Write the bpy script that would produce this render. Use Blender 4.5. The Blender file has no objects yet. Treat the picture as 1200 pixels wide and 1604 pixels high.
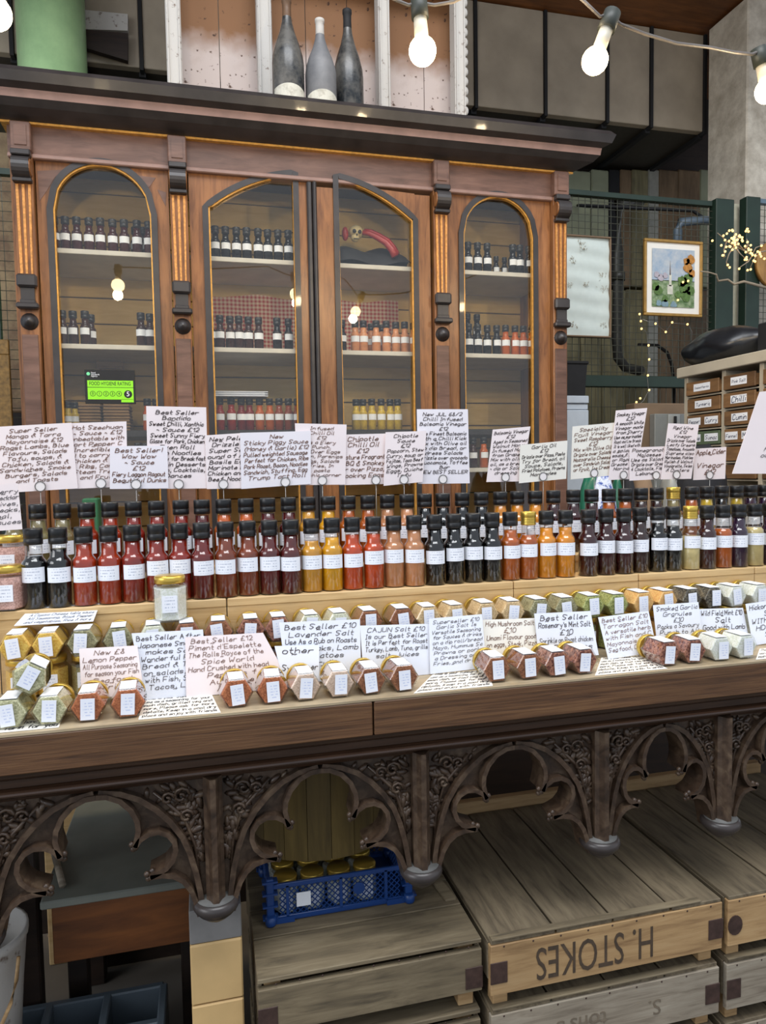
import bpy, bmesh, math, random
from mathutils import Vector, Matrix
from mathutils.geometry import tessellate_polygon
random.seed(7)
S = bpy.context.scene
COL = S.collection
PI = math.pi
# ---------------------------------------------------------------- camera
H = 1.40                                   # camera height above the floor
FOC, YAW, PITCH, ROLL = 1120.0, math.radians(14.1), math.radians(3.43), math.radians(1.0)
FW = Vector((math.sin(YAW)*math.cos(PITCH), math.cos(YAW)*math.cos(PITCH), -math.sin(PITCH)))
R0 = Vector((math.cos(YAW), -math.sin(YAW), 0)); D0 = FW.cross(R0)
CR = R0*math.cos(ROLL)+D0*math.sin(ROLL); CD = -R0*math.sin(ROLL)+D0*math.cos(ROLL)
cam_d = bpy.data.cameras.new('camera'); cam = bpy.data.objects.new('camera', cam_d); COL.objects.link(cam)
cam_d.sensor_fit = 'VERTICAL'; cam_d.sensor_height = 36.0; cam_d.lens = 36.0*FOC/1604.0
cam_d.clip_start = 0.05
m = Matrix.Identity(4)
for i in range(3):
    m[i][0] = CR[i]; m[i][1] = -CD[i]; m[i][2] = -FW[i]
m[2][3] = H
cam.matrix_world = m
S.camera = cam
# ---------------------------------------------------------------- world, lights, exposure
S.view_settings.view_transform = 'Standard'; S.view_settings.look = 'None'
S.view_settings.exposure = 0.0; S.view_settings.gamma = 1.0; S.view_settings.use_curve_mapping = False
w = bpy.data.worlds.new('hall_daylight'); S.world = w; w.use_nodes = True
w.node_tree.nodes['Background'].inputs[0].default_value = (0.80, 0.88, 1.0, 1)
w.node_tree.nodes['Background'].inputs[1].default_value = 0.80
def area(name, loc, target, sx, sy, power, col):
    d = bpy.data.lights.new(name, 'AREA'); d.shape = 'RECTANGLE'; d.size = sx; d.size_y = sy
    d.energy = power; d.color = col
    o = bpy.data.objects.new(name, d); COL.objects.link(o); o.location = loc
    o.rotation_euler = (Vector(target)-Vector(loc)).to_track_quat('-Z', 'Y').to_euler()
    return o
area('roof_skylight', (0.4, -0.6, 6.6), (0.7, 1.9, 0.9), 4.5, 2.6, 330, (0.95, 0.97, 1.0))
area('added_left_fill', (-4.6, -0.8, 2.9), (0.9, 2.5, 1.2), 3.0, 2.2, 95, (0.97, 0.98, 1.0))  # added fill from the left front, placed clear of the pane reflections
# ---------------------------------------------------------------- pixel-to-place helpers
def ray(px, py):
    return CR*((px-600)/FOC) + CD*((py-802)/FOC) + FW
def P(px, py, Y):
    d = ray(px, py); v = d*(Y/d.y); v.z += H; return v
def PZ(px, py, Z):
    d = ray(px, py); v = d*((Z-H)/d.z); v.z += H; return v
def PX(px, py, X):
    d = ray(px, py); v = d*(X/d.x); v.z += H; return v
# ---------------------------------------------------------------- materials
def srgb(r, g, b):
    f = lambda c: ((c/255+0.055)/1.055)**2.4 if c > 10 else c/255/12.92
    return (f(r), f(g), f(b), 1)
MATS = {}
def pbsdf(name):
    mt = bpy.data.materials.new(name); mt.use_nodes = True
    nt = mt.node_tree; return mt, nt, nt.nodes['Principled BSDF']
def coords(nt, scale, rnd=True, kind='Object'):
    tc = nt.nodes.new('ShaderNodeTexCoord'); mp = nt.nodes.new('ShaderNodeMapping')
    mp.inputs['Scale'].default_value = scale
    nt.links.new(tc.outputs[kind], mp.inputs[0])
    if rnd:
        oi = nt.nodes.new('ShaderNodeObjectInfo'); ml = nt.nodes.new('ShaderNodeMath'); ml.operation = 'MULTIPLY'
        ml.inputs[1].default_value = 13.0
        nt.links.new(oi.outputs['Random'], ml.inputs[0]); nt.links.new(ml.outputs[0], mp.inputs['Location'])
    return mp.outputs[0]
def ramp(nt, fac, stops):
    r = nt.nodes.new('ShaderNodeValToRGB'); nt.links.new(fac, r.inputs[0])
    e = r.color_ramp.elements
    e[0].position, e[0].color = stops[0]; e[1].position, e[1].color = stops[-1]
    for p_, c_ in stops[1:-1]:
        n = e.new(p_); n.color = c_
    return r.outputs[0]
def bump(nt, b, h, strength, dist=0.002):
    bn = nt.nodes.new('ShaderNodeBump'); bn.inputs['Strength'].default_value = strength; bn.inputs['Distance'].default_value = dist
    nt.links.new(h, bn.inputs['Height']); nt.links.new(bn.outputs[0], b.inputs['Normal'])
def plain(name, c, rough=0.5, metal=0.0, var=0.12, sc=25.0, bmp=0.0, coat=0.0, sat=None):
    if name in MATS: return MATS[name]
    mt, nt, b = pbsdf(name)
    v = coords(nt, (1, 1, 1)); n = nt.nodes.new('ShaderNodeTexNoise'); n.inputs['Scale'].default_value = sc; n.inputs['Detail'].default_value = 4
    nt.links.new(v, n.inputs[0])
    lo = tuple(x*(1-var) for x in c[:3])+(1,); hi = tuple(min(1, x*(1+var)) for x in c[:3])+(1,)
    nt.links.new(ramp(nt, n.outputs[0], [(0.3, lo), (0.7, hi)]), b.inputs['Base Color'])
    b.inputs['Roughness'].default_value = rough; b.inputs['Metallic'].default_value = metal
    b.inputs['Coat Weight'].default_value = coat; b.inputs['Coat Roughness'].default_value = 0.05
    if bmp: bump(nt, b, n.outputs[0], bmp)
    MATS[name] = mt; return mt
def wood(name, c1, c2, c3=None, grain=(1, 1, 1), sc=9.0, rough=0.45, bmp=0.25, blotch=0.35):
    """grain: stretched axis gets a small number"""
    if name in MATS: return MATS[name]
    mt, nt, b = pbsdf(name)
    v = coords(nt, grain)
    n = nt.nodes.new('ShaderNodeTexNoise'); n.inputs['Scale'].default_value = sc; n.inputs['Detail'].default_value = 7; n.inputs['Roughness'].default_value = 0.62
    n.inputs['Distortion'].default_value = 0.6
    nt.links.new(v, n.inputs[0])
    st = [(0.30, c1), (0.70, c2)] if c3 is None else [(0.28, c1), (0.5, c2), (0.74, c3)]
    base = ramp(nt, n.outputs[0], st)
    v2 = coords(nt, (1, 1, 1)); n2 = nt.nodes.new('ShaderNodeTexNoise'); n2.inputs['Scale'].default_value = 3.5; n2.inputs['Detail'].default_value = 5
    nt.links.new(v2, n2.inputs[0])
    bl = ramp(nt, n2.outputs[0], [(0.3, (1-blotch, 1-blotch, 1-blotch, 1)), (0.65, (1, 1, 1, 1))])
    mx = nt.nodes.new('ShaderNodeMix'); mx.data_type = 'RGBA'; mx.blend_type = 'MULTIPLY'; mx.inputs[0].default_value = 1.0
    nt.links.new(base, mx.inputs[6]); nt.links.new(bl, mx.inputs[7])
    nt.links.new(mx.outputs[2], b.inputs['Base Color'])
    b.inputs['Roughness'].default_value = rough
    bump(nt, b, n.outputs[0], bmp, 0.0015)
    MATS[name] = mt; return mt
def glass(name, tint=(1, 1, 1), refl=1.0, rough=0.02):
    if name in MATS: return MATS[name]
    mt = bpy.data.materials.new(name); mt.use_nodes = True; nt = mt.node_tree; nt.nodes.clear()
    o = nt.nodes.new('ShaderNodeOutputMaterial'); t = nt.nodes.new('ShaderNodeBsdfTransparent'); g = nt.nodes.new('ShaderNodeBsdfGlossy')
    t.inputs[0].default_value = tint+(1,); g.inputs['Roughness'].default_value = rough
    lw = nt.nodes.new('ShaderNodeLayerWeight'); lw.inputs[0].default_value = .5
    pw = nt.nodes.new('ShaderNodeMath'); pw.operation = 'POWER'; pw.inputs[1].default_value = 4.0; nt.links.new(lw.outputs['Facing'], pw.inputs[0])
    fr = nt.nodes.new('ShaderNodeMath'); fr.operation = 'MULTIPLY_ADD'; fr.inputs[1].default_value = .85; fr.inputs[2].default_value = .045; nt.links.new(pw.outputs[0], fr.inputs[0])
    ml = nt.nodes.new('ShaderNodeMath'); ml.operation = 'MULTIPLY'; ml.inputs[1].default_value = refl; ml.use_clamp = True
    mx = nt.nodes.new('ShaderNodeMixShader')
    nt.links.new(fr.outputs[0], ml.inputs[0]); nt.links.new(ml.outputs[0], mx.inputs[0])
    nt.links.new(t.outputs[0], mx.inputs[1]); nt.links.new(g.outputs[0], mx.inputs[2]); nt.links.new(mx.outputs[0], o.inputs[0])
    MATS[name] = mt; return mt
def emit(name, c, s):
    if name in MATS: return MATS[name]
    mt, nt, b = pbsdf(name); b.inputs['Base Color'].default_value = c
    b.inputs['Emission Color'].default_value = c; b.inputs['Emission Strength'].default_value = s
    MATS[name] = mt; return mt
def liquid(name, c, trans=0.0):
    if name in MATS: return MATS[name]
    mt, nt, b = pbsdf(name)
    v = coords(nt, (1, 1, 1)); n = nt.nodes.new('ShaderNodeTexNoise'); n.inputs['Scale'].default_value = 40; n.inputs['Detail'].default_value = 5
    nt.links.new(v, n.inputs[0])
    nt.links.new(ramp(nt, n.outputs[0], [(0.3, tuple(x*0.78 for x in c[:3])+(1,)), (0.7, tuple(min(1, x*1.15) for x in c[:3])+(1,))]), b.inputs['Base Color'])
    b.inputs['Roughness'].default_value = 0.18; b.inputs['Transmission Weight'].default_value = trans; b.inputs['IOR'].default_value = 1.2
    b.inputs['Coat Weight'].default_value = 0.6; b.inputs['Coat Roughness'].default_value = 0.08
    MATS[name] = mt; return mt
def grains(name, c1, c2, sc=420.0):
    if name in MATS: return MATS[name]
    c1 = tuple(min(.85, x*1.25) for x in c1[:3])+(1,); c2 = tuple(min(.85, x*1.25) for x in c2[:3])+(1,)
    mt, nt, b = pbsdf(name)
    v = coords(nt, (1, 1, 1)); n = nt.nodes.new('ShaderNodeTexVoronoi'); n.inputs['Scale'].default_value = sc
    nt.links.new(v, n.inputs[0]); sp = nt.nodes.new('ShaderNodeSeparateColor'); nt.links.new(n.outputs['Color'], sp.inputs[0])
    nt.links.new(ramp(nt, sp.outputs[0], [(0.15, c1), (0.85, c2)]), b.inputs['Base Color'])
    b.inputs['Roughness'].default_value = 0.8
    MATS[name] = mt; return mt
def print_label(name, paper, ink, rows, dens=0.5, sx=30.0):
    """white paper label with rows of tiny unreadable print (generated coordinates of the label itself)"""
    if name in MATS: return MATS[name]
    mt, nt, b = pbsdf(name)
    tc = nt.nodes.new('ShaderNodeTexCoord'); sp = nt.nodes.new('ShaderNodeSeparateXYZ'); nt.links.new(tc.outputs['Generated'], sp.inputs[0])
    def mth(op, a, bb=None):
        q = nt.nodes.new('ShaderNodeMath'); q.operation = op
        for i_, val in enumerate((a, bb)):
            if val is None: continue
            if isinstance(val, (int, float)): q.inputs[i_].default_value = val
            else: nt.links.new(val, q.inputs[i_])
        return q.outputs[0]
    zz = sp.outputs['Z']; xx = sp.outputs['X']
    fr = mth('FRACT', mth('MULTIPLY', zz, rows))
    row = mth('FLOOR', mth('MULTIPLY', zz, rows))
    band = mth('MULTIPLY', mth('GREATER_THAN', fr, 0.35), mth('LESS_THAN', fr, 0.72))
    cm = nt.nodes.new('ShaderNodeCombineXYZ'); nt.links.new(mth('MULTIPLY', xx, sx), cm.inputs[0]); nt.links.new(mth('MULTIPLY', row, 7.3), cm.inputs[1])
    n = nt.nodes.new('ShaderNodeTexNoise'); n.inputs['Scale'].default_value = 1.0; nt.links.new(cm.outputs[0], n.inputs[0])
    on = mth('GREATER_THAN', n.outputs[0], 1-dens)
    edge = mth('MULTIPLY', mth('GREATER_THAN', xx, 0.18), mth('LESS_THAN', xx, 0.84))
    edz = mth('MULTIPLY', mth('GREATER_THAN', zz, 0.12), mth('LESS_THAN', zz, 0.9))
    fac = mth('MULTIPLY', mth('MULTIPLY', band, on), mth('MULTIPLY', edge, edz))
    mx = nt.nodes.new('ShaderNodeMix'); mx.data_type = 'RGBA'; nt.links.new(fac, mx.inputs[0]); mx.inputs[6].default_value = paper; mx.inputs[7].default_value = ink
    nt.links.new(mx.outputs[2], b.inputs['Base Color']); b.inputs['Roughness'].default_value = 0.55
    MATS[name] = mt; return mt
def gingham(name):
    mt, nt, b = pbsdf(name)
    tc = nt.nodes.new('ShaderNodeTexCoord'); sp = nt.nodes.new('ShaderNodeSeparateXYZ'); nt.links.new(tc.outputs['Object'], sp.inputs[0])
    outs = []
    for ax in ('X', 'Z'):
        a = nt.nodes.new('ShaderNodeMath'); a.operation = 'MULTIPLY'; a.inputs[1].default_value = 48.0; nt.links.new(sp.outputs[ax], a.inputs[0])
        f = nt.nodes.new('ShaderNodeMath'); f.operation = 'FRACT'; nt.links.new(a.outputs[0], f.inputs[0])
        g = nt.nodes.new('ShaderNodeMath'); g.operation = 'GREATER_THAN'; g.inputs[1].default_value = 0.5; nt.links.new(f.outputs[0], g.inputs[0]); outs.append(g.outputs[0])
    s = nt.nodes.new('ShaderNodeMath'); s.operation = 'ADD'; nt.links.new(outs[0], s.inputs[0]); nt.links.new(outs[1], s.inputs[1])
    h = nt.nodes.new('ShaderNodeMath'); h.operation = 'MULTIPLY'; h.inputs[1].default_value = 0.5; nt.links.new(s.outputs[0], h.inputs[0])
    nt.links.new(ramp(nt, h.outputs[0], [(0, srgb(240, 222, 205)), (1, srgb(186, 48, 40))]), b.inputs['Base Color']); b.inputs['Roughness'].default_value = 0.9
    return mt
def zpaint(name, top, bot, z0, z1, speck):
    """board brown in its upper part fading to whitish below, flaking"""
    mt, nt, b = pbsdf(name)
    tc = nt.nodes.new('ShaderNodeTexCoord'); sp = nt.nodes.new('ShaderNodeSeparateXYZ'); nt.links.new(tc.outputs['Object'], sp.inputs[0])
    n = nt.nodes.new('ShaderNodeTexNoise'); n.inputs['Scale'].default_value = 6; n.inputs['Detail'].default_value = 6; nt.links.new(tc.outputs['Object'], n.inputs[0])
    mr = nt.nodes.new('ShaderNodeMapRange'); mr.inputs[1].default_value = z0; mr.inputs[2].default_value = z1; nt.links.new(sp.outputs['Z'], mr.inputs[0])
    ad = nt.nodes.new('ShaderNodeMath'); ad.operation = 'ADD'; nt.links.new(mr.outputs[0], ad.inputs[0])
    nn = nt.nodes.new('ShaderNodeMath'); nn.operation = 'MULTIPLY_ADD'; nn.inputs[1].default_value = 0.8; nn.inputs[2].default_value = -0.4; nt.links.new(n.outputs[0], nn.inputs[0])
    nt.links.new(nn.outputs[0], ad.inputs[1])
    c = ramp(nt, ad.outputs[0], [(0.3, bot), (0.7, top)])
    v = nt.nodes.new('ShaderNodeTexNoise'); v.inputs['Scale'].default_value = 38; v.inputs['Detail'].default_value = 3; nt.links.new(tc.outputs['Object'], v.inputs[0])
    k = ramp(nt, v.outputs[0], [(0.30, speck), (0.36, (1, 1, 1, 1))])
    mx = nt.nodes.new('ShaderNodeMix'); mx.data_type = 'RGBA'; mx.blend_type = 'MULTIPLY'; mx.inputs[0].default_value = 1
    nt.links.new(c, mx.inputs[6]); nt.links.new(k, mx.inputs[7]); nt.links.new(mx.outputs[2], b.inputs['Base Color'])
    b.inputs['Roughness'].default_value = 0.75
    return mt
def flaky(name, c, under, sc=18, lo=0.42, hi=0.5, rough=0.7):
    """paint flaked off in patches"""
    if name in MATS: return MATS[name]
    mt, nt, b = pbsdf(name)
    v = coords(nt, (1, 1, 1)); n = nt.nodes.new('ShaderNodeTexNoise'); n.inputs['Scale'].default_value = sc; n.inputs['Detail'].default_value = 8; n.inputs['Roughness'].default_value = .7
    nt.links.new(v, n.inputs[0])
    nt.links.new(ramp(nt, n.outputs[0], [(lo, under), (hi, c)]), b.inputs['Base Color']); b.inputs['Roughness'].default_value = rough
    bump(nt, b, n.outputs[0], 0.4, 0.003)
    MATS[name] = mt; return mt

M_WALNUT = wood('walnut_upright', srgb(94, 57, 32), srgb(138, 91, 53), srgb(158, 108, 64), (6, 6, .7), 7, .33, .15)
M_WALNUT_X = wood('walnut_lengthwise', srgb(84, 52, 32), srgb(130, 90, 60), srgb(152, 110, 76), (.7, 6, 6), 7, .36, .15)
M_MAROON = wood('maroon_brown_frieze', srgb(88, 62, 50), srgb(124, 92, 78), None, (.8, 5, 5), 6, .4, .1, .25)
M_MAUVE = plain('worn_mauve_moulding', srgb(136, 108, 98), .42, 0, .15, 14)
M_EBONY = plain('ebonised_moulding', srgb(46, 42, 42), .42, 0, .3, 12, 0, .1)
M_GOLD = plain('gilt_line', srgb(206, 150, 70), .35, .35, .2, 60)
M_GILT2 = plain('gilded_flute', srgb(196, 136, 72), .4, .3, .3, 90)
M_CREAM = wood('cream_painted_plank', srgb(218, 184, 112), srgb(236, 206, 138), None, (.8, 5, 5), 5, .6, .05, .15)
M_SHELF = plain('dirty_white_shelf', srgb(196, 190, 178), .6, 0, .1, 10)
M_CARVED = wood('carved_dark_oak', srgb(42, 31, 23), srgb(74, 57, 44), srgb(106, 88, 70), (4, 4, 4), 9, .38, .35, .3)
M_OAKMOULD = wood('dark_oak_moulding', srgb(44, 29, 20), srgb(72, 50, 36), None, (.5, 8, 8), 9, .3, .2, .2)
M_TABLE = wood('brown_table_edge', srgb(60, 37, 21), srgb(100, 68, 42), srgb(122, 88, 56), (1.4, 30, 46), 4, .5, .5, .3)
M_TABLETOP = wood('pale_table_surface', srgb(150, 132, 104), srgb(186, 168, 138), None, (1, 8, 8), 6, .55, .2, .2)
M_PINE = wood('pale_pine_riser', srgb(196, 160, 108), srgb(224, 192, 140), None, (.9, 12, 12), 6, .5, .1, .12)
M_CRATE = wood('weathered_crate_board', srgb(78, 68, 52), srgb(118, 104, 82), srgb(140, 126, 100), (7, .8, 7), 8, .75, .5, .35)
M_CRATE_X = wood('weathered_crate_board_crosswise', srgb(80, 70, 54), srgb(120, 106, 82), srgb(142, 128, 102), (.8, 7, 7), 8, .75, .5, .35)
M_CRATE_TAN = wood('tan_crate_end', srgb(138, 106, 70), srgb(176, 142, 98), srgb(190, 158, 114), (.8, 9, 9), 7, .7, .3, .25)
M_CRATE_GREY = wood('grey_crate_end', srgb(110, 98, 82), srgb(152, 140, 122), srgb(168, 158, 140), (.8, 9, 9), 8, .8, .4, .3)
M_IRON = plain('rusty_iron_plate', srgb(70, 52, 46), .6, .3, .3, 60, .3)
M_BLACK = plain('black_plastic_cap', srgb(26, 27, 29), .38, 0, .1, 30)
M_BLACKM = plain('matt_black', srgb(22, 22, 24), .7, 0, .2, 20)
M_GCAP = plain('gold_metal_lid', srgb(214, 180, 84), .28, .75, .1, 20)
M_BGLASS = glass('bottle_glass', (.97, .98, .97), 1.5, .03)
M_JGLASS = glass('jar_glass', (.985, .995, .985), 1.9, .03)
M_PANE = glass('old_window_pane', (.985, .98, .955), 1.25, .01)
M_LABEL = print_label('bottle_label', srgb(236, 239, 246), srgb(186, 192, 208), 5, .52, 14)
M_LABEL_S = plain('small_white_label', srgb(226, 228, 232), .6, 0, .04)
M_JLABEL = print_label('jar_label', srgb(234, 238, 248), srgb(198, 207, 234), 7, .52, 6)
M_WHITEP = plain('white_sticker', srgb(240, 242, 246), .6, 0, .03)
M_PAPER_P = plain('pinkish_white_card', srgb(238, 226, 226), .75, 0, .03, 8)
M_PAPER_B = plain('bluish_white_card', srgb(228, 232, 242), .75, 0, .03, 8)
M_PAPER_W = plain('white_card', srgb(234, 229, 234), .75, 0, .03, 8)
M_PAPER_C = plain('cream_white_card', srgb(236, 232, 222), .75, 0, .03, 8)
M_INK = plain('dark_brown_marker_ink', srgb(58, 44, 42), .6, 0, .1)
M_INKB = plain('brown_marker_ink', srgb(120, 88, 74), .6, 0, .15)
M_INKK = plain('black_marker_ink', srgb(40, 38, 46), .6, 0, .1)
M_INKN = plain('blue_black_marker_ink', srgb(38, 44, 82), .6, 0, .1)
M_WIRE = plain('steel_wire', srgb(130, 128, 124), .35, .8, .05)
M_CLEARDISC = plain('clear_acrylic_ring', srgb(236, 230, 228), .2, 0, .03)
M_GREENMET = plain('dark_green_steel', srgb(30, 48, 38), .5, 0, .15, 10)
M_GREENPALE = flaky('glossy_green_column_paint', srgb(178, 216, 160), srgb(150, 188, 138), 5, .3, .7, .3)
M_MESH = plain('galvanised_mesh_wire', srgb(86, 88, 78), .5, .4, .1)
M_PLASTER = flaky('weathered_grey_concrete', srgb(214, 206, 190), srgb(170, 160, 144), 7, .35, .65, .8)
M_WHITEFLAKE = flaky('flaking_white_paint', srgb(190, 186, 180), srgb(120, 104, 92), 26, .33, .42)
M_GREYDUCT = plain('grey_painted_duct', srgb(158, 146, 128), .6, 0, .14, 5)
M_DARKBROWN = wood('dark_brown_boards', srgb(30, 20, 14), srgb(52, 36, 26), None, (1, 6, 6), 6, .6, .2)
M_BROWNCEIL = wood('brown_ceiling_boards', srgb(96, 56, 26), srgb(140, 88, 44), None, (.8, 6, 6), 5, .6, .2)
M_BLUE = plain('blue_plastic', srgb(26, 62, 122), .35, 0, .1, 15)
M_CARD = plain('brown_cardboard', srgb(126, 104, 82), .8, 0, .08, 8)
M_FRIDGE = plain('white_enamel', srgb(196, 206, 216), .35, 0, .03)
M_GREYM = plain('grey_metal_box', srgb(140, 142, 138), .45, .1, .05)
M_DUSTY = plain('dusty_top_of_boss', srgb(92, 91, 88), .6, 0, .25, 40)
M_BAG = plain('black_bin_bag_plastic', srgb(28, 30, 34), .32, 0, .2, 14, .8)

# ---------------------------------------------------------------- mesh builder
class MB:
    def __init__(s): s.v = []; s.f = []; s.m = []; s.sm = []
    def add(s, vs, fs, mi=0, smooth=False):
        o = len(s.v); s.v += [tuple(v) for v in vs]
        for f in fs: s.f.append([o+i for i in f]); s.m.append(mi); s.sm.append(smooth)
        return s
    def box(s, x0, x1, y0, y1, z0, z1, mi=0, bev=0.0):
        if bev > 0:
            b = bev
            bm = bmesh.new(); bmesh.ops.create_cube(bm, size=1)
            for v in bm.verts:
                v.co = Vector(((x0+x1)/2+v.co.x*(x1-x0), (y0+y1)/2+v.co.y*(y1-y0), (z0+z1)/2+v.co.z*(z1-z0)))
            bmesh.ops.bevel(bm, geom=bm.edges[:], offset=b, segments=1, affect='EDGES')
            bm.verts.index_update()
            s.add([v.co[:] for v in bm.verts], [[v.index for v in f.verts] for f in bm.faces], mi); bm.free(); return s
        vs = [(x, y, z) for x in (x0, x1) for y in (y0, y1) for z in (z0, z1)]
        return s.add(vs, [(0, 1, 3, 2), (4, 6, 7, 5), (0, 4, 5, 1), (2, 3, 7, 6), (0, 2, 6, 4), (1, 5, 7, 3)], mi)
    def quadbox(s, c, n, mi=0):
        """c: 4 corners counter-clockwise seen from the front; n: thickness vector going back"""
        c = [Vector(q) for q in c]; n = Vector(n); vs = c+[q+n for q in c]
        return s.add(vs, [(0, 1, 2, 3), (7, 6, 5, 4), (0, 4, 5, 1), (1, 5, 6, 2), (2, 6, 7, 3), (3, 7, 4, 0)], mi)
    def lathe(s, prof, n=16, c=(0, 0, 0), mi=0, ax='Z', smooth=True, rot=0.0):
        vs = []; fs = []
        for r, z in prof:
            for k in range(n):
                a = 2*PI*k/n+rot; x, y = r*math.cos(a), r*math.sin(a)
                if ax == 'Z': q = (x, y, z)
                elif ax == 'Y': q = (x, z, y)
                else: q = (z, x, y)
                vs.append((c[0]+q[0], c[1]+q[1], c[2]+q[2]))
        for i in range(len(prof)-1):
            for k in range(n):
                a, b = i*n+k, i*n+(k+1) % n
                fs.append((a, b, b+n, a+n))
        o = len(s.v); s.add(vs, fs, mi, smooth)
        for cap in (range(n-1, -1, -1), range((len(prof)-1)*n, len(prof)*n)):
            s.f.append([o+i for i in cap]); s.m.append(mi); s.sm.append(False)
        return s
    def tube(s, pts, r, n=6, mi=0, r1=None, smooth=True):
        pts = [Vector(p) for p in pts]; rings = []; up = Vector((0.13, 0.27, 0.95))
        for i, p in enumerate(pts):
            d = (pts[min(i+1, len(pts)-1)]-pts[max(i-1, 0)]).normalized()
            a = d.cross(up)
            if a.length < .05: a = d.cross(Vector((1, 0, 0)))
            a.normalize(); b = d.cross(a)
            rr = r if r1 is None else r+(r1-r)*i/(len(pts)-1)
            rings.append([p+(a*math.cos(2*PI*k/n)+b*math.sin(2*PI*k/n))*rr for k in range(n)])
        vs = [q for g in rings for q in g]; fs = []
        for i in range(len(pts)-1):
            for k in range(n):
                a, b = i*n+k, i*n+(k+1) % n; fs.append((a, b, b+n, a+n))
        fs.append(tuple(range(n-1, -1, -1))); fs.append(tuple(range((len(pts)-1)*n, len(pts)*n)))
        return s.add(vs, fs, mi, smooth)
    def band(s, pts, wdt, y0, y1, mi=0, closed=False):
        """strip of width wdt following pts (x,z) in an XZ plane, from depth y0 to y1; rectangular section"""
        P2 = [Vector((p[0], p[1])) for p in pts]; L = []; Rr = []
        n = len(P2)
        for i, p in enumerate(P2):
            a = P2[(i-1) % n] if (closed or i > 0) else p; b = P2[(i+1) % n] if (closed or i < n-1) else p
            d = (b-a).normalized(); nn = Vector((-d.y, d.x))*wdt/2
            L.append(p+nn); Rr.append(p-nn)
        vs = []
        for i in range(n):
            vs += [(L[i].x, y0, L[i].y), (Rr[i].x, y0, Rr[i].y), (Rr[i].x, y1, Rr[i].y), (L[i].x, y1, L[i].y)]
        fs = []
        for i in range(n if closed else n-1):
            j = (i+1) % n
            for k in range(4):
                fs.append((i*4+k, i*4+(k+1) % 4, j*4+(k+1) % 4, j*4+k))
        if not closed: fs += [(3, 2, 1, 0), ((n-1)*4, (n-1)*4+1, (n-1)*4+2, (n-1)*4+3)]
        return s.add(vs, fs, mi)
    def prism(s, poly, y0, y1, mi=0):
        """polygon in XZ extruded along Y (concave allowed)"""
        n = len(poly)
        tri = [list(t) for t in tessellate_polygon([[Vector((p[0], p[1], 0)) for p in poly]])]
        V = [(p[0], y0, p[1]) for p in poly]+[(p[0], y1, p[1]) for p in poly]
        F = tri+[[i+n for i in reversed(t)] for t in tri]+[(i, (i+1) % n, (i+1) % n+n, i+n) for i in range(n)]
        return s.add(V, F, mi)
    def ball(s, c, r, n=8, mi=0, sq=(1, 1, 1)):
        prof = [(r*math.sin(PI*i/(n//2+1)) if 0 < i < n//2+1 else r*.02, -r*math.cos(PI*i/(n//2+1))) for i in range(n//2+2)]
        o = len(s.v); s.lathe(prof, n, (0, 0, 0), mi)
        for i in range(o, len(s.v)):
            v = s.v[i]; s.v[i] = (c[0]+v[0]*sq[0], c[1]+v[1]*sq[1], c[2]+v[2]*sq[2])
        return s
    def mesh(s, name, mats):
        me = bpy.data.meshes.new(name); me.from_pydata(s.v, [], s.f)
        for mt in mats: me.materials.append(mt)
        me.polygons.foreach_set('material_index', s.m); me.polygons.foreach_set('use_smooth', s.sm)
        bm = bmesh.new(); bm.from_mesh(me); bmesh.ops.recalc_face_normals(bm, faces=bm.faces[:]); bm.to_mesh(me); bm.free()
        me.update(); return me
def obj(name, me, parent=None, loc=None, label=None, kind=None):
    o = bpy.data.objects.new(name, me); COL.objects.link(o)
    if parent is not None: o.parent = parent
    if loc is not None: o.location = loc
    if label: o['label'] = label
    if kind: o['kind'] = kind
    return o
def wpart(name, mb, mats, parent, label=None, kind=None):
    """part whose mesh is in world coordinates, under an unrotated Empty (chain)"""
    if not isinstance(mats, (list, tuple)): mats = [mats]
    off = Vector((0, 0, 0)); q = parent
    while q is not None: off += q.location; q = q.parent
    # origin at the part's own centre so that grain and picking follow the part
    xs = [Vector(v) for v in mb.v]; c = sum(xs, Vector())/len(xs)
    mb.v = [tuple(Vector(v)-c) for v in mb.v]
    return obj(name, mb.mesh(name, mats), parent, c-off, label, kind)
def thing(name, label, cat, loc=(0, 0, 0), rz=0.0, group=None):
    o = bpy.data.objects.new(name, None); COL.objects.link(o); o.empty_display_size = .05
    o.location = loc; o.rotation_euler = (0, 0, rz); o['label'] = label; o['category'] = cat
    if group: o['group'] = group
    return o
def single(name, mb, mats, label, cat, group=None):
    o = wpart(name, mb, mats, None); o['label'] = label; o['category'] = cat
    if group: o['group'] = group
    return o
def struct(name, mb, mats):
    return wpart(name, mb, mats, None, None, 'structure')
ORD = ['first', 'second', 'third', 'fourth', 'fifth', 'sixth', 'seventh', 'eighth', 'ninth', 'tenth', 'eleventh', 'twelfth', 'thirteenth', 'fourteenth', 'fifteenth', 'sixteenth', 'seventeenth', 'eighteenth', 'nineteenth', 'twentieth']
NUM = ['zero', 'one', 'two', 'three', 'four', 'five', 'six', 'seven', 'eight', 'nine', 'ten', 'eleven', 'twelve', 'thirteen', 'fourteen', 'fifteen', 'sixteen', 'seventeen', 'eighteen', 'nineteen', 'twenty']
def ordlabels(descs, where, plural=None):
    """one unique label per item of a left-to-right row, counted among the items that look the same"""
    out = []
    for i, d in enumerate(descs):
        n = descs.count(d); k = descs[:i+1].count(d)
        if n == 1: out.append('%s, %s' % (d, where))
        elif n == 2: out.append('%s, %s of two %s' % (d, 'left' if k == 1 else 'right', where))
        else:
            pos = 'leftmost' if k == 1 else ('rightmost' if k == n else ORD[k-1]+' from left')
            out.append('%s, %s of %s %s' % (d, pos, NUM[n] if n < 21 else str(n), where))
    return out
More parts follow.
